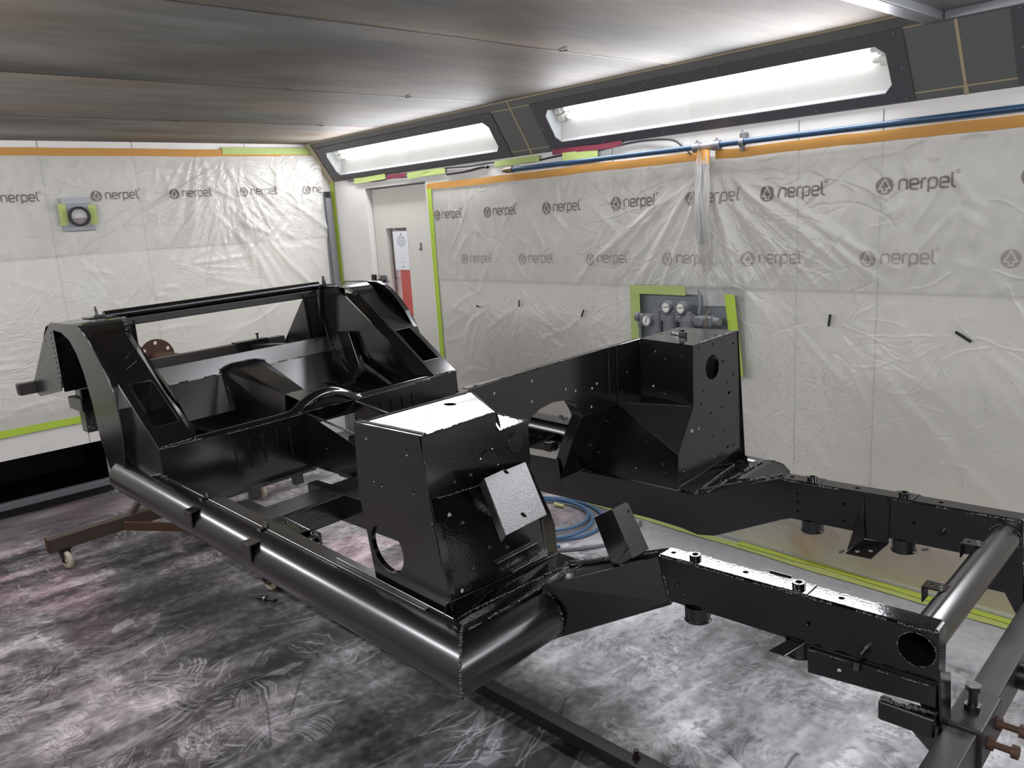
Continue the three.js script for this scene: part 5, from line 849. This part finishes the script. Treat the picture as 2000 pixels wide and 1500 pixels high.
// ------------------------------------------------------------------ rotisserie stand
{
  const t = group('rotisserie_stand'); tag(t, 'brown steel rotisserie stand on casters carrying the chassis', 'stand');
  const zc = (x) => -1.601 - 0.0506 * (x + 2.951);
  part('floor_beam', bar([-4.72, 0.031, zc(-4.72)], [-1.36, 0.031, zc(-1.36)], 0.05, 0.045), std(0x2a2728, 0.5, 0.2), t);
  const sl = part('beam_sleeve', bar([-1.42, 0.034, zc(-1.42)], [0.5, 0.034, zc(0.5)], 0.068, 0.06), std(0x262322, 0.5, 0.2), t);
  part('bolt', [hexBolt([-1.40, 0.064, zc(-1.40) - 0.005], [0, 1, 0], 0.013, 0.012), cyl([-1.40, 0.06, zc(-1.4) - 0.005], [-1.40, 0.09, zc(-1.4) - 0.005], 0.008, 10)], M.bolt, sl);
  const arm = part('rear_arm', bar([-4.715, 0.143, -0.78], [-4.86, 0.143, -2.22], 0.06, 0.075), M.brownSteel, t);
  part('end_cap', boxG(-4.75, 0.105, -0.783, -4.682, 0.183, -0.776, 0.002), M.rust, arm);
  part('gusset', [bar([-4.70, 0.14, -1.17], [-4.50, 0.09, -1.46], 0.02, 0.05), bar([-4.72, 0.13, -1.46], [-4.3, 0.06, zc(-4.3)], 0.045, 0.06)], M.rust, t);
  part('gusset', [bar([-4.83, 0.14, -1.85], [-4.55, 0.09, -1.58], 0.02, 0.05)], M.rust, t);
  part('mast', bar([-4.78, 0.10, -1.50], [-4.76, 1.05, -1.505], 0.08, 0.08, V(1, 0, 0)), M.brownSteel, t);
  part('strut', bar([-4.76, 0.15, -1.21], [-4.78, 0.44, -1.47], 0.035, 0.03), M.brownSteel, t);
  part('strut', bar([-4.81, 0.15, -1.80], [-4.78, 0.44, -1.54], 0.035, 0.03), M.brownSteel, t);
  const caster = (x, z, yaw, top) => {
    const c = new THREE.Group(); c.name = 'caster'; c.position.set(x, 0, z); c.rotation.y = yaw; t.add(c);
    part('wheel', [new THREE.TorusGeometry(0.036, 0.014, 12, 28).translate(0, 0.05, 0), cyl([0, 0.05, -0.012], [0, 0.05, 0.012], 0.03, 24), cyl([0, 0.05, -0.02], [0, 0.05, 0.02], 0.012, 16)], M.wheel, c);
    part('fork', [plate([[-0.014, 0.04, 0.019], [0.014, 0.04, 0.019], [0.0, top, 0.019], [-0.05, top, 0.019]], 0.003, [0, 0, 1]), plate([[-0.014, 0.04, -0.019], [0.014, 0.04, -0.019], [0.0, top, -0.019], [-0.05, top, -0.019]], 0.003, [0, 0, -1]), boxG(-0.06, top - 0.004, -0.03, 0.005, top, 0.03, 0.001), hexBolt([0, 0.05, 0.02], [0, 0, 1], 0.008, 0.008)], M.steelBlack, c);
  };
  caster(-4.675, -0.855, 0.25, 0.108); caster(-4.86, -2.06, 0.5, 0.108); caster(-3.54, -1.49, 0.1, 0.1);
  part('caster_bracket', [boxG(-3.6, 0.05, -1.55, -3.5, 0.056, -1.46, 0.002), boxG(-3.6, 0.05, -1.55, -3.5, 0.102, -1.544, 0.002), boxG(-3.62, 0.098, -1.55, -3.5, 0.104, -1.46, 0.002)], M.rust, t);
  // head at the rear: disc, spindle, cross beam with sliding clamps (given in the chassis frame)
  part('head_disc', [inRoom(plate(Array.from({ length: 40 }, (_, i) => [-1.80, 0.1 + 0.1 * Math.sin(i * 0.15708), 0.1 * Math.cos(i * 0.15708)]), 0.01, [1, 0, 0], [0, 1, 2, 3, 4, 5].map((i) => ({ c: [-1.80, 0.1 + 0.078 * Math.sin(i * 1.047 + 0.55), 0.078 * Math.cos(i * 1.047 + 0.55)], r: 0.012 }))))], M.rust, t, 'rusty round flange plate');
  part('spindle', inRoom(cyl([-1.79, 0.1, 0], [-1.47, 0.105, 0], 0.03, 20)), M.rust, t);
  const rb = part('cross_beam', inRoom(bar([-1.45, 0.106, -0.62], [-1.45, 0.106, 0.80], 0.055, 0.055)), std(0x3a3633, 0.45, 0.3), t);
  part('beam_mouth', inRoom(boxG(-1.472, 0.084, 0.799, -1.428, 0.128, 0.802)), M.black, rb);
  for (const z of [0.41, -0.41]) {
    const c = part('clamp', [inRoom(boxG(-1.485, 0.068, z - 0.1, -1.415, 0.14, z + 0.1, 0.003)), inRoom(bar([-1.42, 0.1, z], [-1.2, 0.1, z + Math.sign(z) * 0.1], 0.05, 0.03))], M.steelBlack, t);
    part('bolt', inRoom(join([cyl([-1.45, 0.14, z - 0.05], [-1.45, 0.165, z - 0.05], 0.006, 10), hexBolt([-1.45, 0.165, z - 0.05], [0, 1, 0], 0.011, 0.008)].map(clean))), M.bolt, c);
  }
  // head at the front: cross beam with a sleeve clamp
  const fb = part('front_beam', inRoom(bar([2.511, -0.32, -0.75], [2.511, -0.32, 0.85], 0.052, 0.07)), std(0x34302f, 0.38, 0.35), t);
  const sv = part('sleeve_clamp', inRoom(boxG(2.480, -0.358, 0.165, 2.545, -0.279, 0.30, 0.004)), std(0x2a2727, 0.4, 0.3), t);
  part('bolt', inRoom(join([cyl([2.512, -0.279, 0.235], [2.512, -0.235, 0.235], 0.009, 14), hexBolt([2.512, -0.279, 0.235], [0, 1, 0], 0.015, 0.011), hexBolt([2.512, -0.238, 0.235], [0, 1, 0], 0.0145, 0.01)].map(clean))), M.gloss, sv);
  for (const [y, z] of [[-0.315, 0.20], [-0.325, 0.255]]) part('bolt', inRoom(join([cyl([2.545, y, z], [2.59, y, z], 0.0065, 12), hexBolt([2.582, y, z], [1, 0, 0], 0.0125, 0.012), hexBolt([2.545, y, z], [1, 0, 0], 0.0125, 0.009)].map(clean))), M.rust, sv);
  part('front_spindle', inRoom(cyl([2.53, -0.32, 0], [2.9, -0.32, 0], 0.028, 20)), M.steelBlack, t);
  part('front_mast', bar([0.02, 0.06, zc(0.02)], [0.02, 0.82, zc(0.02)], 0.08, 0.08, V(1, 0, 0)), M.brownSteel, t);
  part('front_arm', bar([0.02, 0.14, zc(0) + 0.7], [0.02, 0.14, zc(0) - 0.7], 0.06, 0.075), M.brownSteel, t);
  caster(0.05, zc(0) + 0.62, 0.2, 0.108); caster(0.05, zc(0) - 0.62, 0.2, 0.108);
}

scene.traverse((o) => { if (o.isMesh) { o.castShadow = true; o.receiveShadow = true; } if (o.isLight && !o.isRectAreaLight) o.castShadow = true; });
renderer.render(scene, camera);
